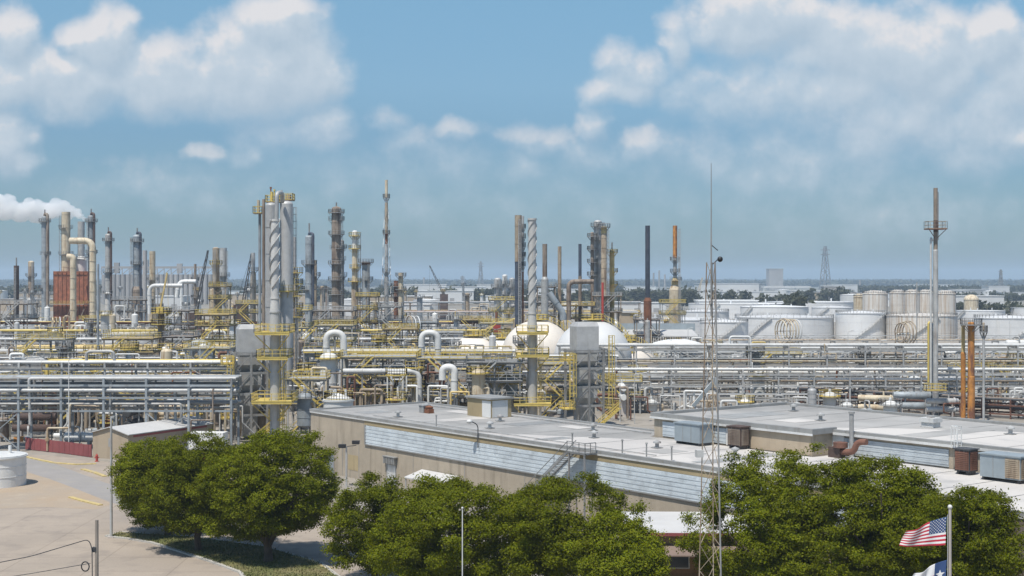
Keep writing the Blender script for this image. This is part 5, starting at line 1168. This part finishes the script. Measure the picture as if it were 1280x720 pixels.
t = thing('red_cabin', 'small red cabin with a red mast beside the yellow-roofed shed', 'cabin', (gx(621, 415), 415, 0)); MB().box(-1.1,1.1,-1,1,gz(416,415),gz(405,415)).build('cabin', 'red', t); MB().cyl((-.1,0,gz(405,415)),(-.1,0,gz(390,415)),.4,n=10).build('mast', 'rust', t)
for sx in (-.9,.9): MB().box(sx-.12,sx+.12,-.8,-.5,0,gz(416,415)-.003).build('leg', 'brown', t)
Y = 470.0; t = thing('long_shed', 'long open shed with a white roof right of the largest white sphere', 'shed', (gx(768, Y), Y, 0)); L_ = gx(873, Y)-gx(768, Y); za = gz(420, Y); zb = za+1.6
MB().add([(0,0,za),(L_,0,za),(L_,16,zb),(0,16,zb),(0,0,za-.35),(L_,0,za-.35),(L_,16,zb-.35),(0,16,zb-.35)], [(0,1,2,3),(7,6,5,4),(0,4,5,1),(1,5,6,2),(2,6,7,3),(3,7,4,0)]).build('roof', 'whiteroof', t)
MB().add([(3,16.1,zb-.4),(L_+1,16.1,zb-.4),(L_+1,16.1,zb+2.1),(3,16.1,zb+2.1),(3,16.6,zb-.4),(L_+1,16.6,zb-.4),(L_+1,16.6,zb+2.1),(3,16.6,zb+2.1)], [(0,1,2,3),(7,6,5,4),(0,4,5,1),(1,5,6,2),(2,6,7,3),(3,7,4,0)]).build('roof_monitor', 'acblue', t)
b = MB()
for k in range(34): b.box(L_*k/34, L_*k/34+.35, 15, 15.4, 0, zb-.5)
b.build('slatted_wall', 'brown', t)
for k in range(8): MB().box(L_*k/7-.18+.01, L_*k/7+.18, .4, .8, 0, za-.3).build('post', 'steel', t)
def simple_building(px0, px1, ytop, Y, d, label, wm, rm, name='warehouse', cat='building', extra=None, z0=0):
    x0, x1 = gx(px0, Y), gx(px1, Y); z = gz(ytop, Y); t = thing(name, label, cat, (x0, Y, 0)); L_ = x1-x0
    MB().box(0, L_, 0, d, 0, z).build('wall', wm, t); MB().box(-.5, L_+.5, -.5, d+.5, z+.003, z+max(.4, z*.05)).build('roof', rm, t)
    b = MB(); k = max(2, int(L_/14))
    for i in range(k): b.box(L_*(i+.35)/k, L_*(i+.65)/k, -.15, -.003, 0, z*.45)
    b.build('doors', 'fargrey', t); return t
simple_building(773, 796, 391, 520, 10, 'small beige block beside the long shed', 'hutwall', 'whiteroof', 'block_house')
simple_building(876, 949, 355, 2450, 90, 'far white warehouse left of the grey square tower', 'farwhite', 'farwhite'); simple_building(949.5, 955.5, 355, 2452, 90, 'far blue grey annex at the end of the white warehouse', 'bluegrey', 'bluegrey', 'annex')
t = thing('canopy', 'far long white canopy on posts right of the white warehouse', 'canopy', (gx(955, 2400), 2400, 0)); L_ = gx(1014, 2400)-gx(955, 2400); MB().box(0, L_, 0, 30, gz(360,2400), gz(357.6,2400)).build('roof', 'farwhite', t)
for k in range(4): MB().box(L_*k/3-.9,L_*k/3+.9,1,3,0,gz(360,2400)-.01).build('post', 'farwhite', t)
simple_building(961.5, 979, 337, 3400, 40, 'far grey square tower block on the horizon', 'fargrey', 'fargrey', 'tower_block')
for (a, c, yt, Y, lab) in [(505,558,356,2300,'far low white warehouse right of the short cream tower'),(548,606,359,2000,'far pale warehouse left of the brown double stack'),(596,640,356,2600,'distant long white shed behind the stubby grey towers'),(520,592,364,1500,'nearer pale low building above the brown rack'),(668,700,360,2100,'far pale building behind the straked stack'),(1040,1072,356,2600,'far pale block above the tree belt'),(1195,1232,362,2300,'far grey shed right of the flare stack'),(1236,1262,358,2500,'far pale shed near the right edge'),(1130,1200,356,3200,'long far white shed behind the silos'),(780,820,358,2700,'far pale shed beside the dark slim stack'),(700,735,362,1800,'far white store behind the tan stack')]:
    simple_building(a, c, yt, Y, 40, lab, 'farwhite' if 'white' in lab or 'pale' in lab else 'fargrey', 'farwhite')
simple_building(1030, 1056, 358, 1700, 20, 'far grey store among the tree belt right of the canopy', 'fargrey', 'farwhite')
# grain elevator
Y = 1450.0; t = thing('grain_elevator', 'long grey grain elevator with roof gallery behind the left towers', 'grain elevator', (gx(127, Y), Y, 0)); L_ = gx(284, Y)-gx(127, Y); z = gz(343, Y)
n = 26
for k in range(n): r = L_/n/2; MB().cyl((r+2*r*k, 0, 0), (r+2*r*k, 0, z), r*.99, n=16).build('silo', 'fargrey', t)
b = MB().box(0, L_, -1, 1, z+6.0, z+8.2)
for k in range(18): x = L_*k/18; b.bar((x,-1.2,z),(x+L_/18,-1.2,z+6),.6).bar((x,-1.2,z),(x,-1.2,z+6.5),.7)
b.build('gallery', 'fargrey', t)
for x, h in ((.12, 12), (.35, 15), (.62, 11), (.9, 14)): MB().box(L_*x-2.5, L_*x+2.5, -1.3, 3, z+1, z+h).build('head_house', 'fargrey', t)
# pylons and far frames
def pylon(px, ytop, Y, wpx, label, name='power_pylon', legs=4):
    t = thing(name, label, 'pylon', (gx(px, Y), Y, 0), R(20)); h = gz(ytop, Y); w_ = wpx*Y/F; b = MB(); lg = lattice_part(b, h, w_, w_*.22, 7, .0003*Y*.9, legs)
    for p, q in lg: b.bar(p, q, .0004*Y)
    b.build('lattice', 'steel', t); g = MB()
    for u in (.82, .92): g.bar((-w_*.5,0,h*u),(w_*.5,0,h*u),.0005*Y)
    g.build('cross_arm', 'steel', t); return t
pylon(1031.5, 308, 3300, 13, 'tall far power pylon on the horizon at right'); pylon(1251, 337, 2600, 6, 'small far lattice tower near the right edge'); pylon(578, 345, 3600, 6, 'faint far lattice tower left of the brown double stack'); pylon(601, 327, 3800, 7, 'taller faint lattice tower left of the brown double stack')
for (p, yt, lab) in [(817,341,'faint far stack left of the orange stack, shortest'),(824,338,'faint far stack left of the orange stack, middle one'),(831,343,'faint far stack just left of the orange stack'),(530,347,'faint far stack above the white warehouses'),(1075,350,'faint far stack above the silos')]:
    T(p, 3000, [(yt,2.2,'fargrey')], lab, 'far_stack', 'stack', head='open', n=8)
# ------------------------------------------------------------------ pipe racks
PM = ['galv','lightgrey','white','cream','tan','steel','lightgrey','galv','insul','dark','yellow','rust','white']
A = pipes_auto
rack(-30, 289, 207, [6.7, 8.6, 10.4], 'front left pipe rack on tall grey posts behind the maroon fence', A(3, 5, ['bluegrey','galv','lightgrey','steel'], .12, .26, .0)+[(2,.02,.22,'lightgrey'),(1,.02,.26,'lightgrey')], 5.5, 6.0, 'bluegrey', rail=None, pw=.32)
rack(-30, 292, 226, [8.4, 11.6], 'second left pipe rack with a zigzag truss', A(2, 5, PM, .12, .3, .12)+[(1,.02,.28,'lightgrey')], 5, 6.5, 'galv', truss=[(8.9, 11.0)])
rack(-30, 330, 262, [5.0, 7.6, 9.6], 'third left pipe rack below the fat yellow pipe', A(3, 5, PM, .12, .32, .15), 6, 7, 'galv')
rack(-30, 640, 300, [3.4, 5.6, 8.0], 'long middle pipe rack crossing behind the flue gas unit', A(3, 5, PM, .14, .32, .1), 6, 8, 'lightgrey', truss=[(5.9, 7.4)])
rack(380, 640, 268, [5.0, 8.4, 11.3], 'pipe rack behind the white arched pipes', A(3, 4, PM, .14, .3, .1)+[(2,.03,.3,'white')], 5, 7, 'galv', rail=(2,'yellow'))
rack(-40, 660, 385, [3.5, 6, 8.6], 'deep left pipe rack in front of the white tanks', A(3, 4, PM, .16, .4, .15), 6, 10, 'galv')
rack(-40, 640, 480, [6, 10], 'far left pipe rack at the foot of the towers', A(2, 5, PM+['bluegrey','rust'], .2, .5, .1), 7, 12, 'galv')
rack(440, 660, 560, [8, 12], 'far blue grey rack below the white warehouses', A(2, 5, ['bluegrey','galv','orangerust','rust','yellowpipe'], .25, .5, .1), 7, 10, 'bluegrey')
rack(440, 800, 700, [9, 13.5], 'farthest rack with rusty pipes before the tank farm', A(2, 5, ['rust','orangerust','bluegrey','yellowpipe','brown'], .3, .6, .1), 7, 14, 'brown')
rack(700, 1320, 300, [3.2, 5.2, 7.6, 10.9], 'long right pipe rack with a fat grey top pipe', A(4, 4, PM, .12, .26, .12)+[(3,.02,.34,'lightgrey'),(2,.02,.27,'cream'),(3,.5,.3,'lightgrey')], 6, 8, 'galv')
rack(760, 1330, 326, [4.0, 6.6, 9.2], 'middle right pipe rack with cream pipes and diagonal bracing', A(3, 5, PM, .12, .3, .2)+[(1,.02,.33,'cream')], 6, 8, 'lightgrey', truss=[(7.1, 8.8)])
rack(750, 1330, 275, [2.6, 5.2, 7.4], 'front right pipe rack just behind the hall roof', A(3, 4, PM, .1, .24, .1)+[(2,.03,.3,'white')], 5, 7, 'galv')
rack(820, 1330, 372, [3.5, 6.2], 'rear right pipe rack below the coiled loops', A(2, 5, PM+['cream','tan'], .14, .34, .15), 6, 9, 'tan', truss=[(6.4, 7.6)])
rack(880, 1330, 440, [3.5, 6.0], 'pipe rack at the foot of the white tanks', A(2, 4, PM+['tan'], .15, .35, .2), 6, 10, 'galv', truss=[(6.2, 7.8)])
rack(690, 1330, 314, [1.2, 3.6, 5.8], 'low right pipe rack tucked between two taller ones', A(3, 6, PM+['white','cream'], .1, .24, .1), 6, 7, 'lightgrey')
rack(700, 1330, 345, [2.2, 5.0, 7.4], 'pale right pipe rack with many thin white pipes', A(3, 6, ['white','lightgrey','cream','white','galv'], .1, .26, .15), 6, 9, 'lightgrey')
rack(760, 1330, 402, [2.5, 5.2], 'tan pipe rack at mid depth below the tank farm', A(2, 6, PM+['cream','tan','white'], .14, .32, .2), 6, 9, 'tan', truss=[(3.2, 4.8)])
rack(-40, 300, 244, [4.2, 6.4, 8.2], 'crowded left pipe rack between the front one and the truss rack', A(3, 6, PM+['yellow','white'], .1, .22, .05), 5, 6, 'galv')
rack(-40, 320, 282, [3.0, 5.4, 8.6], 'pale left pipe rack with white and cream pipes', A(3, 6, ['white','lightgrey','cream','white','galv'], .1, .26, .1), 6, 8, 'lightgrey')
rack(-40, 650, 332, [2.8, 5.6, 8.2], 'long pale rack in front of the fat yellow pipe', A(3, 6, PM+['white','cream'], .12, .3, .1), 6, 9, 'lightgrey')
rack(-40, 700, 425, [3.5, 7.0, 9.5], 'deep pale rack at the foot of the drums', A(3, 5, PM+['white','cream'], .15, .36, .1), 6, 10, 'galv')
rack(380, 770, 288, [3.2, 6.0, 9.2], 'pale rack behind the arched pipes', A(3, 6, ['white','lightgrey','cream','white','galv','steel'], .1, .26, .1), 6, 7, 'galv')
ax, ay = gx(1000, 282), 282.0; bx2, by2 = gx(1300, 252), 252.0
rack(0, 0, 0, [1.6, 3.2], 'low dark rusty pipe rack slanting towards the right edge', A(2, 5, ['rustpipe','darkbrown','rust','brown','dark'], .12, .26, 0), 4, 5, 'rustpipe', rz=atan2(by2-ay, bx2-ax), wloc=(ax, ay, 0), length=hypot(bx2-ax, by2-ay), pw=.24)
# ------------------------------------------------------------------ steel process structures
FR = [(428,520,252,7,[4.7,8,11.4],'yellow railed structure around the long white pipe',2),(524,600,250,7,[4.7,11.2],'yellow railed structure below the arched grey pipe',2),(586,650,246,6,[4.6,7.6,10.8],'dark structure left of the centre straked stack',2),
 (360,405,236,5,[4.5,8.6],'yellow stair structure between first straked stack and warehouse corner',2),(232,285,250,6,[5,9,13],'yellow railed structure left of the first flue gas unit',2),
 (246,285,330,8,[6,11,14.5,17],'tall yellow railed structure at the foot of the tan tower',2),(262,282,460,8,[8,14,19,23],'tall tan structure carrying the tan tower',1),(140,182,500,10,[8,14,18],'brown structure with tan roof between the drums',2),
 (0,34,480,10,[7,12,17],'grey structure at far left below the dark brown stack',2),(100,130,510,8,[6,11],'grey structure under the cream duct',1),(372,384,330,6,[6,10,14,18],'narrow yellow structure right of the silver towers',1),
 (392,440,420,9,[8,13,16],'grey blue structure at the foot of the brown ringed tower',3),(446,470,440,9,[7,12,16,20],'structure below the rusty capped tower',2),(474,500,430,8,[8,13,17],'structure at the foot of the guyed flare stack',1),
 (505,545,470,9,[7,11],'blue grey structure behind the coiled loops',2),(570,612,480,10,[7,11.5],'brown structure behind the small white tank',2),(612,650,500,9,[9,14,18],'yellow structure at the foot of the stubby grey towers',2),
 (672,694,440,8,[9,14,18,23],'pale lattice structure under the brown stack',1),(700,742,450,9,[8,13,17],'rusty structure left of the tower cluster',2),(744,776,450,9,[9,15,20],'tan structure under the tower cluster',2),
 (796,824,470,9,[7,12],'rusty structure at the foot of the dark lone stack',1),(828,856,500,8,[8,13,17],'yellow ladder structure below the orange stack',1),(836,870,340,6,[4.5,8],'grey structure behind the domed tanks',2),
 (1186,1240,300,7,[3.5,6.4],'yellow railed structure around the orange rusted tower',2),(1240,1290,300,7,[3,6],'grey structure with pipe elbows at the right edge',2),(950,1000,350,6,[4,7],'tan structure left of the middle right racks',2),(60,112,240,6,[4.5,8],'dark structure with yellow posts behind the maroon fence',2),(0,48,240,6,[4.5,8],'dark brown structure at the left edge under the rack',2),(128,210,243,7,[4.5,7.5],'yellow post structure behind the tan hut',3),
 (200,236,420,9,[7,12,16],'brown red structure below the white elbow pipe',2),(296,322,480,9,[8,14,17],'dark structure beside the second black boom',1),(40,62,600,9,[8,14,19],'grey structure beside the red furnace',1)]
FR += [(380,430,280,6,[4,7.5,10.5],'crowded grey structure behind the flanged white vessel',2),(436,480,276,5,[3.5,6.5,9.5],'yellow railed structure behind the long white pipe',2),(486,530,280,6,[4,7,10.5],'tan structure behind the arched grey pipe',2),(600,650,276,5,[4,7,9.5],'yellow railed structure behind the short arched pipe',2),
 (676,708,262,6,[3.5,6.5,9.5],'dark structure between centre straked stack and flue gas unit',1),(752,800,266,5,[3,6],'yellow railed structure right of the second flue gas unit',2),(20,80,312,7,[5,9,12],'yellow railed structure below the red furnace',2),(130,190,316,7,[5,9,12],'tan structure in front of the low white tank',2),(206,240,314,7,[5,9,12.5],'grey structure right of the brown crane column',1),
 (395,440,345,7,[6,10,14],'yellow railed structure behind the arched white pipe',2),(480,520,348,7,[6,10,13],'brown structure around the coiled loops',2),(540,580,352,7,[5,9,12],'grey structure in front of the small white tank',1),(600,640,395,8,[6,10,13],'yellow structure under the yellow-roofed shed',1),(940,1000,318,6,[3,6,8.5],'yellow railed structure between the right racks',2),(1080,1130,318,6,[3,6,8.5],'tan structure between the right racks',2)]
for i, (a, c, Y, d, zs, lab, nx) in enumerate(FR):
    st = 'brown' if 'brown' in lab or 'rusty' in lab else ('tan' if 'tan ' in lab else ('steel' if 'dark' in lab else ('bluegrey' if 'blue' in lab else 'galv')))
    frame(a, c, Y, d, zs, lab, st, 'yellow' if ('yellow' in lab or i % 3 == 0) else 'galv', nx, railw=.08 if Y < 340 else .11)
# ------------------------------------------------------------------ smaller equipment, each set out on its own spot
LM = [(20,'the dark brown stack'),(56,'the tall left grey tower'),(85,'the red furnace'),(135,'the slim grey tower'),(171,'the pointed grey tower'),(201,'the brown crane column'),(244,'the black crane boom'),(272,'the tan tower'),(308,'the first flue gas unit'),(344,'the first straked stack'),(386,'the blue grey tower'),(421,'the brown ringed tower'),(444,'the white topped tower'),(483,'the guyed flare stack'),(516,'the coiled loops'),(548,'the arched grey pipe'),(592,'the left cream sphere'),(640,'the plump grey tower'),(665,'the centre straked stack'),(700,'the tan stack'),(741,'the largest white sphere'),(782,'the low cream sphere'),(809,'the dark lone stack'),(844,'the orange stack'),(890,'the radio mast'),(925,'the right domed tank'),(985,'the left coiled loops'),(1031,'the far pylon'),(1072,'the tall white tank'),(1131,'the right coiled loops'),(1169,'the rusty flare stack'),(1214,'the orange rusted tower'),(1255,'the right edge tank')]
def where(px, Y):
    k = min(range(len(LM)), key=lambda i: abs(LM[i][0]-px)); d = px-LM[k][0]
    rel = 'below' if abs(d) < 6 else ('just right of' if d > 0 else 'just left of')
    depth = 'near' if Y < 270 else ('mid-plant' if Y < 380 else ('deep-set' if Y < 560 else 'far'))
    return rel, LM[k][1], depth
CN = {'galv':'grey','lightgrey':'pale grey','white':'white','cream':'cream','tan':'tan','steel':'dark grey','insul':'silver','yellow':'yellow','yellowpipe':'yellow','rust':'rusty','brown':'brown','bluegrey':'blue grey','dark':'blackish','darkbrown':'dark brown','orangerust':'orange','red':'red','spherecream':'cream','rustpipe':'rust red'}
def exchanger(px, wpx, Y, z, label, m):
    L_ = max(wpx*Y/F, 3); r = max(.5, L_*.09); t = thing('heat_exchanger', label, 'heat exchanger', (gx(px, Y), Y, 0), random.choice([0, 0, R(90), R(-20)]), 'heat exchangers in the plant')
    for k, zz in enumerate((z, z+r*2.9)):
        MB().tube([(-L_/2,0,zz),(-L_/2+.2,0,zz),(L_/2-.8,0,zz),(L_/2-.79,0,zz),(L_/2-.6,0,zz),(L_/2-.59,0,zz),(L_/2,0,zz)], [r*.9,r,r,r*1.25,r*1.25,r,r*.9], 14).build('shell', m, t)
    b = MB()
    for s in (-.3,.3): b.box(L_*s-.15, L_*s+.15, -r*.8, r*.8, 0, z-r*.7).box(L_*s-.12, L_*s+.12, -r*.6, r*.6, z+r*.85, z+r*2.05)
    b.build('saddle', 'concretepole', t); MB().cyl((L_*.2,0,z+r*3.7),(L_*.2,0,z+r*5.2),r*.28,n=8).build('nozzle', m, t); MB().cyl((-L_*.2,0,z+r*.9),(-L_*.2,0,z+r*2.0),r*.28,n=8).build('nozzle', m, t)
    return t
def pipe_cluster(px, Y, h, label, mats):
    t = thing('riser_pipes', label, 'riser pipes', (gx(px, Y), Y, 0), R(random.choice([0, 0, 15, -15])), 'clusters of riser pipes'); x = 0
    for k in range(random.randint(3, 5)):
        r = random.uniform(.1, .28)*(1 if Y < 420 else 1.5); hh = h*random.uniform(.6, 1.0); x += r+.25; dx = random.choice([-1, 1])*random.uniform(1.2, 4); dy = random.uniform(-1.5, 1.5)
        MB().tube(rounded([(x,dy,.2),(x,dy,hh),(x+dx,dy,hh),(x+dx,dy,hh*random.uniform(.2,.7)),(x+dx+random.choice([-2,0,2]),dy+1,hh*.2)], r*1.6, 4), r, 9).build('pipe', random.choice(mats), t); x += r+.25
    return t
def pump_skid(px, Y, label, m):
    t = thing('pump_skid', label, 'pump skid', (gx(px, Y), Y, 0), R(random.uniform(-20, 20)), 'pump skids'); MB().box(-1.6,1.6,-.7,.7,0,.3).build('base', 'concretepole', t)
    MB().cyl((-1.3,0,.85),(.1,0,.85),.42,n=12).build('motor', m, t); MB().lathe([(.02,.4),(.6,.5),(.6,1.1),(.3,1.3),(.02,1.35)], 14, (.8,0,0)).cyl((.1,0,.85),(.5,0,.85),.14,n=8).build('pump', 'bluegrey', t)
    MB().tube(rounded([(.8,0,1.3),(.8,0,2.6),(.8,1.8,2.6),(.8,1.8,.2)],.5),.16,8).build('outlet_pipe', 'galv', t); return t
def slim(px, Y, ytop, w_, label, m, rail='galv'):
    return tower(px, Y, [(ytop, w_, m)], label, 'slim_tower', 'tower', rings=(ytop+3, ytop+(435-ytop)*.45), head=random.choice(['dome','open']), ladder=R(random.uniform(-140,-40)), rail=rail, n=14, group='slim plant towers')
VM = ['lightgrey','white','galv','cream','tan','insul','bluegrey','white','lightgrey','cream']
def place(px, Y, kind, hmin, hmax, pal=None):
    rel, lm, dep = where(px, Y); m = random.choice(pal or VM); cn = lambda k: CN.get(k, k)
    if m == 'yellow' and kind in 'vdx': m = 'cream'
    h = random.uniform(hmin, hmax)
    if kind == 'v':
        vessel(px, random.uniform(1.2, 2.6)*F/Y, HZ+(H-h)*F/Y, Y, f'{cn(m)} upright {dep} vessel {rel} {lm}', m, rail=random.choice([None, 'yellow', 'galv']))
    elif kind == 'd':
        r = random.uniform(.8, 1.5); drum(px, random.uniform(5, 9)*F/Y, HZ+(H-min(h, 6))*F/Y, 2*r*F/Y, Y, f'{cn(m)} horizontal {dep} drum {rel} {lm}', m, random.choice([0, 0, R(20), R(90)]))
    elif kind == 'x': exchanger(px, random.uniform(5, 8)*F/Y, Y, random.uniform(1.2, max(1.4, h*.5)), f'{cn(m)} paired {dep} heat exchanger {rel} {lm}', m)
    elif kind == 'p':
        mats = random.choice([['lightgrey','white','galv'],['cream','tan','lightgrey'],['yellowpipe','cream','galv'],['galv','steel','insul'],['rustpipe','tan','brown']]); pipe_cluster(px, Y, h, f'{cn(mats[0])} {dep} riser pipes {rel} {lm}', mats)
    elif kind == 's':
        m = random.choice(['lightgrey','white','orangerust','yellow','bluegrey','galv']); pump_skid(px, Y, f'small {dep} pump skid with {cn(m)} motor {rel} {lm}', m)
    elif kind == 't':
        m = random.choice(VM+['brown','tan']); slim(px, Y, HZ+(H-h)*F/Y, random.uniform(1.2, 2.2)*F/Y, f'{cn(m)} slim {dep} tower {rel} {lm}', m, random.choice(['galv','yellow']))
def row(p0, p1, Y0, Y1, n, kinds, hmin, hmax, pal=None):
    for i in range(n):
        place(p0+(p1-p0)*(i+random.uniform(.2,.8))/n, random.uniform(Y0, Y1), random.choice(kinds), hmin, hmax, pal)
row(0, 285, 214, 236, 16, 'vvppsx', 3, 8, ['darkbrown','dark','brown','yellow','rust','steel','yellow','tan'])
row(0, 285, 238, 258, 16, 'vvpx', 4, 8, ['darkbrown','dark','brown','yellow','rust','steel','yellow'])
row(0, 285, 268, 296, 14, 'vpxdpp', 4, 11)
row(360, 640, 262, 290, 16, 'vpxdpp', 4, 11)
row(0, 280, 310, 342, 12, 'vpdpv', 5, 12)
row(345, 640, 310, 375, 20, 'vpdpvx', 5, 13)
row(-10, 650, 392, 470, 30, 'vpdtvt', 8, 17)
row(-10, 650, 490, 640, 34, 'vptttv', 11, 23)
row(-10, 640, 720, 1100, 26, 'ttvt', 14, 25)
row(690, 880, 400, 560, 10, 'vptx', 7, 15)
row(760, 1290, 256, 272, 26, 'vpxsp', 1.8, 5)
row(760, 1290, 284, 297, 18, 'vpxdps', 2.5, 7.5)
row(760, 1290, 308, 324, 16, 'vpxdp', 3, 8)
row(830, 1290, 336, 370, 18, 'vpxdp', 3, 7.5)
row(860, 1290, 382, 436, 16, 'vpxdpt', 3, 8)
row(0, 640, 340, 380, 22, 'vpxd', 4, 9, ['white','cream','lightgrey','spherecream','galv','insul'])
row(0, 640, 440, 520, 22, 'vptd', 7, 13, ['white','cream','lightgrey','brown','galv','insul','rust'])
row(690, 1290, 330, 352, 16, 'vpxd', 3, 7.5, ['white','cream','lightgrey','tan','galv','insul'])
row(900, 1290, 276, 300, 14, 'ppvs', 3, 7, ['white','cream','lightgrey','tan','galv','insul'])
for i in range(44):   # low far buildings and tanks in the haze
    p = (i+random.uniform(.1,.9))*1300/44-10; Y = random.uniform(900, 2300); rel, lm, dep = where(p, Y)
    if i % 3 == 0: tank(p, random.uniform(16, 30)*F/Y, HZ+(H-random.uniform(8, 13))*F/Y, Y, f'{dep} white tank {rel} {lm}', 'farwhite', 'cone', stair=False, rh=1.0, n=24)
    else:
        wd = random.uniform(25, 75)*F/Y; mm = random.choice(['farwhite','farwhite','fargrey','hutwall']); simple_building(p-wd/2, p+wd/2, HZ+(H-random.uniform(6, 12))*F/Y, Y, 25, f'{dep} low {dict(farwhite="white", fargrey="grey", hutwall="tan")[mm]} building {rel} {lm}', mm, random.choice(['farwhite','fargrey']))
row(690, 800, 252, 285, 9, 'vpxps', 2, 6)
row(300, 420, 226, 250, 7, 'vpps', 2, 7)
row(372, 650, 240, 252, 14, 'ppvt', 4, 11, ['cream','tan','yellow','steel','rust','lightgrey'])
row(640, 800, 262, 300, 12, 'ppvtx', 4, 10, ['cream','tan','white','steel','rust','lightgrey'])
row(345, 660, 305, 345, 16, 'ppvt', 7, 13, ['cream','tan','white','brown','rust','lightgrey'])
row(0, 285, 250, 258, 15, 'vptpd', 5, 11, ['cream','tan','yellow','white','rust','lightgrey'])
row(0, 290, 270, 278, 15, 'vptpx', 6, 12, ['cream','tan','yellow','white','brown','lightgrey'])
row(0, 290, 290, 297, 12, 'vptp', 7, 12, ['cream','tan','white','rust','lightgrey'])
row(370, 650, 252, 262, 14, 'vpptx', 5, 11, ['cream','tan','yellow','white','rust','lightgrey'])
row(370, 650, 276, 286, 14, 'vptpx', 7, 12.5, ['cream','tan','white','brown','lightgrey'])
row(345, 650, 296, 330, 16, 'vptp', 7, 13, ['cream','tan','white','rust','lightgrey','yellow'])
row(900, 1290, 302, 312, 12, 'vptp', 4, 10, ['cream','tan','white','rust','lightgrey'])
row(900, 1290, 352, 370, 12, 'vptp', 4, 8, ['cream','tan','white','rust','lightgrey'])
# lamp posts along the racks
for i, (p, Y, yt) in enumerate([(430,268,432),(505,262,428),(250,232,436),(86,205,452),(700,272,452),(775,250,462),(793,247,470),(936,300,425),(1010,330,420),(1060,350,416),(1100,300,428),(1245,420,400),(1262,430,402),(860,380,412)]):
    rel, lm, dep = where(p, Y); t = thing('lamp_post', f'thin {dep} lamp post {rel} {lm}', 'lamp post', (gx(p, Y), Y, 0), 0, 'lamp posts in the plant'); h = gz(yt, Y); MB().cyl((0,0,0),(0,0,h),.09,.06,8).build('pole', 'lightgrey', t); MB().tube(rounded([(0,0,h-.1),(0,0,h+.3),(.9,0,h+.5)],.3),.05,6).box(.8,1.4,-.15,.15,h+.42,h+.56).build('lamp_head', 'lightgrey', t)
# ------------------------------------------------------------------ steam plume
Y = 640.0; me_v = MB(); s_ = Y/F
for (p, y, r) in [(104.5,273.5,3.2),(100,270,5),(94,266,7),(86,263,8.5),(77,258,10),(68,263,12),(57,264,13),(48,258,10),(43,270,11),(33,262,11),(24,268,12),(14,260,12),(5,264,14),(-6,254,15),(-15,266,14),(-28,256,18),(70,254,7),(35,253,7),(10,249,8),(86,271,6)]:
    me_v.ball(((p-60)*s_, random.uniform(-2, 2), (266-y)*s_), r*s_, 16, 10, (1.1, .9, .85))
pl = me_v.build('steam_plume', vol_mat('steam', (.97, .975, .98), .30, .0)); pl.location = (gx(60, Y), Y, gz(266, Y))
rm = pl.modifiers.new('merge', 'REMESH'); rm.mode = 'VOXEL'; rm.voxel_size = .45; rm.use_smooth_shade = True
tx = bpy.data.textures.new('billow', 'CLOUDS'); tx.noise_scale = 2.2; tx.noise_depth = 3
dm = pl.modifiers.new('billow', 'DISPLACE'); dm.texture = tx; dm.strength = 1.6; dm.mid_level = .45; dm.texture_coords = 'GLOBAL'
tag(pl, 'white steam plume drifting left from the grey furnace stack', 'steam', None, 'stuff')
# ------------------------------------------------------------------ labels that repeat get told apart by distance, then side
from collections import defaultdict
bylab = defaultdict(list)
for o in THINGS: bylab[o['label']].append(o)
ORD = ['nearest', 'second nearest', 'third nearest', 'fourth nearest', 'fifth nearest', 'sixth nearest', 'seventh nearest', 'eighth nearest']
for lab, os_ in bylab.items():
    if len(os_) > 1:
        os_.sort(key=lambda o: o.location.y)
        for i, o in enumerate(os_): o['label'] = lab+', '+(ORD[i]+' one' if len(os_) > 2 else ('nearer one' if i == 0 else 'farther one'))
for o in THINGS:
    if len(o['label'].split()) > 16: print('LONG', o['label'])
# ------------------------------------------------------------------ render settings
sc.render.engine = 'CYCLES'; cy = sc.cycles
cy.max_bounces = 8; cy.diffuse_bounces = 3; cy.glossy_bounces = 2; cy.transmission_bounces = 2; cy.volume_bounces = 6; cy.transparent_max_bounces = 4
cy.use_denoising = True; cy.use_adaptive_sampling = True; cy.adaptive_threshold = .02
cy.caustics_reflective = False; cy.caustics_refractive = False
sc.view_settings.view_transform = 'Standard'; sc.view_settings.look = 'None'; sc.view_settings.exposure = 0.26; sc.view_settings.gamma = 1
print('leaves', sum(1 for o in bpy.data.objects if o.type == 'MESH'), 'things', len(THINGS))
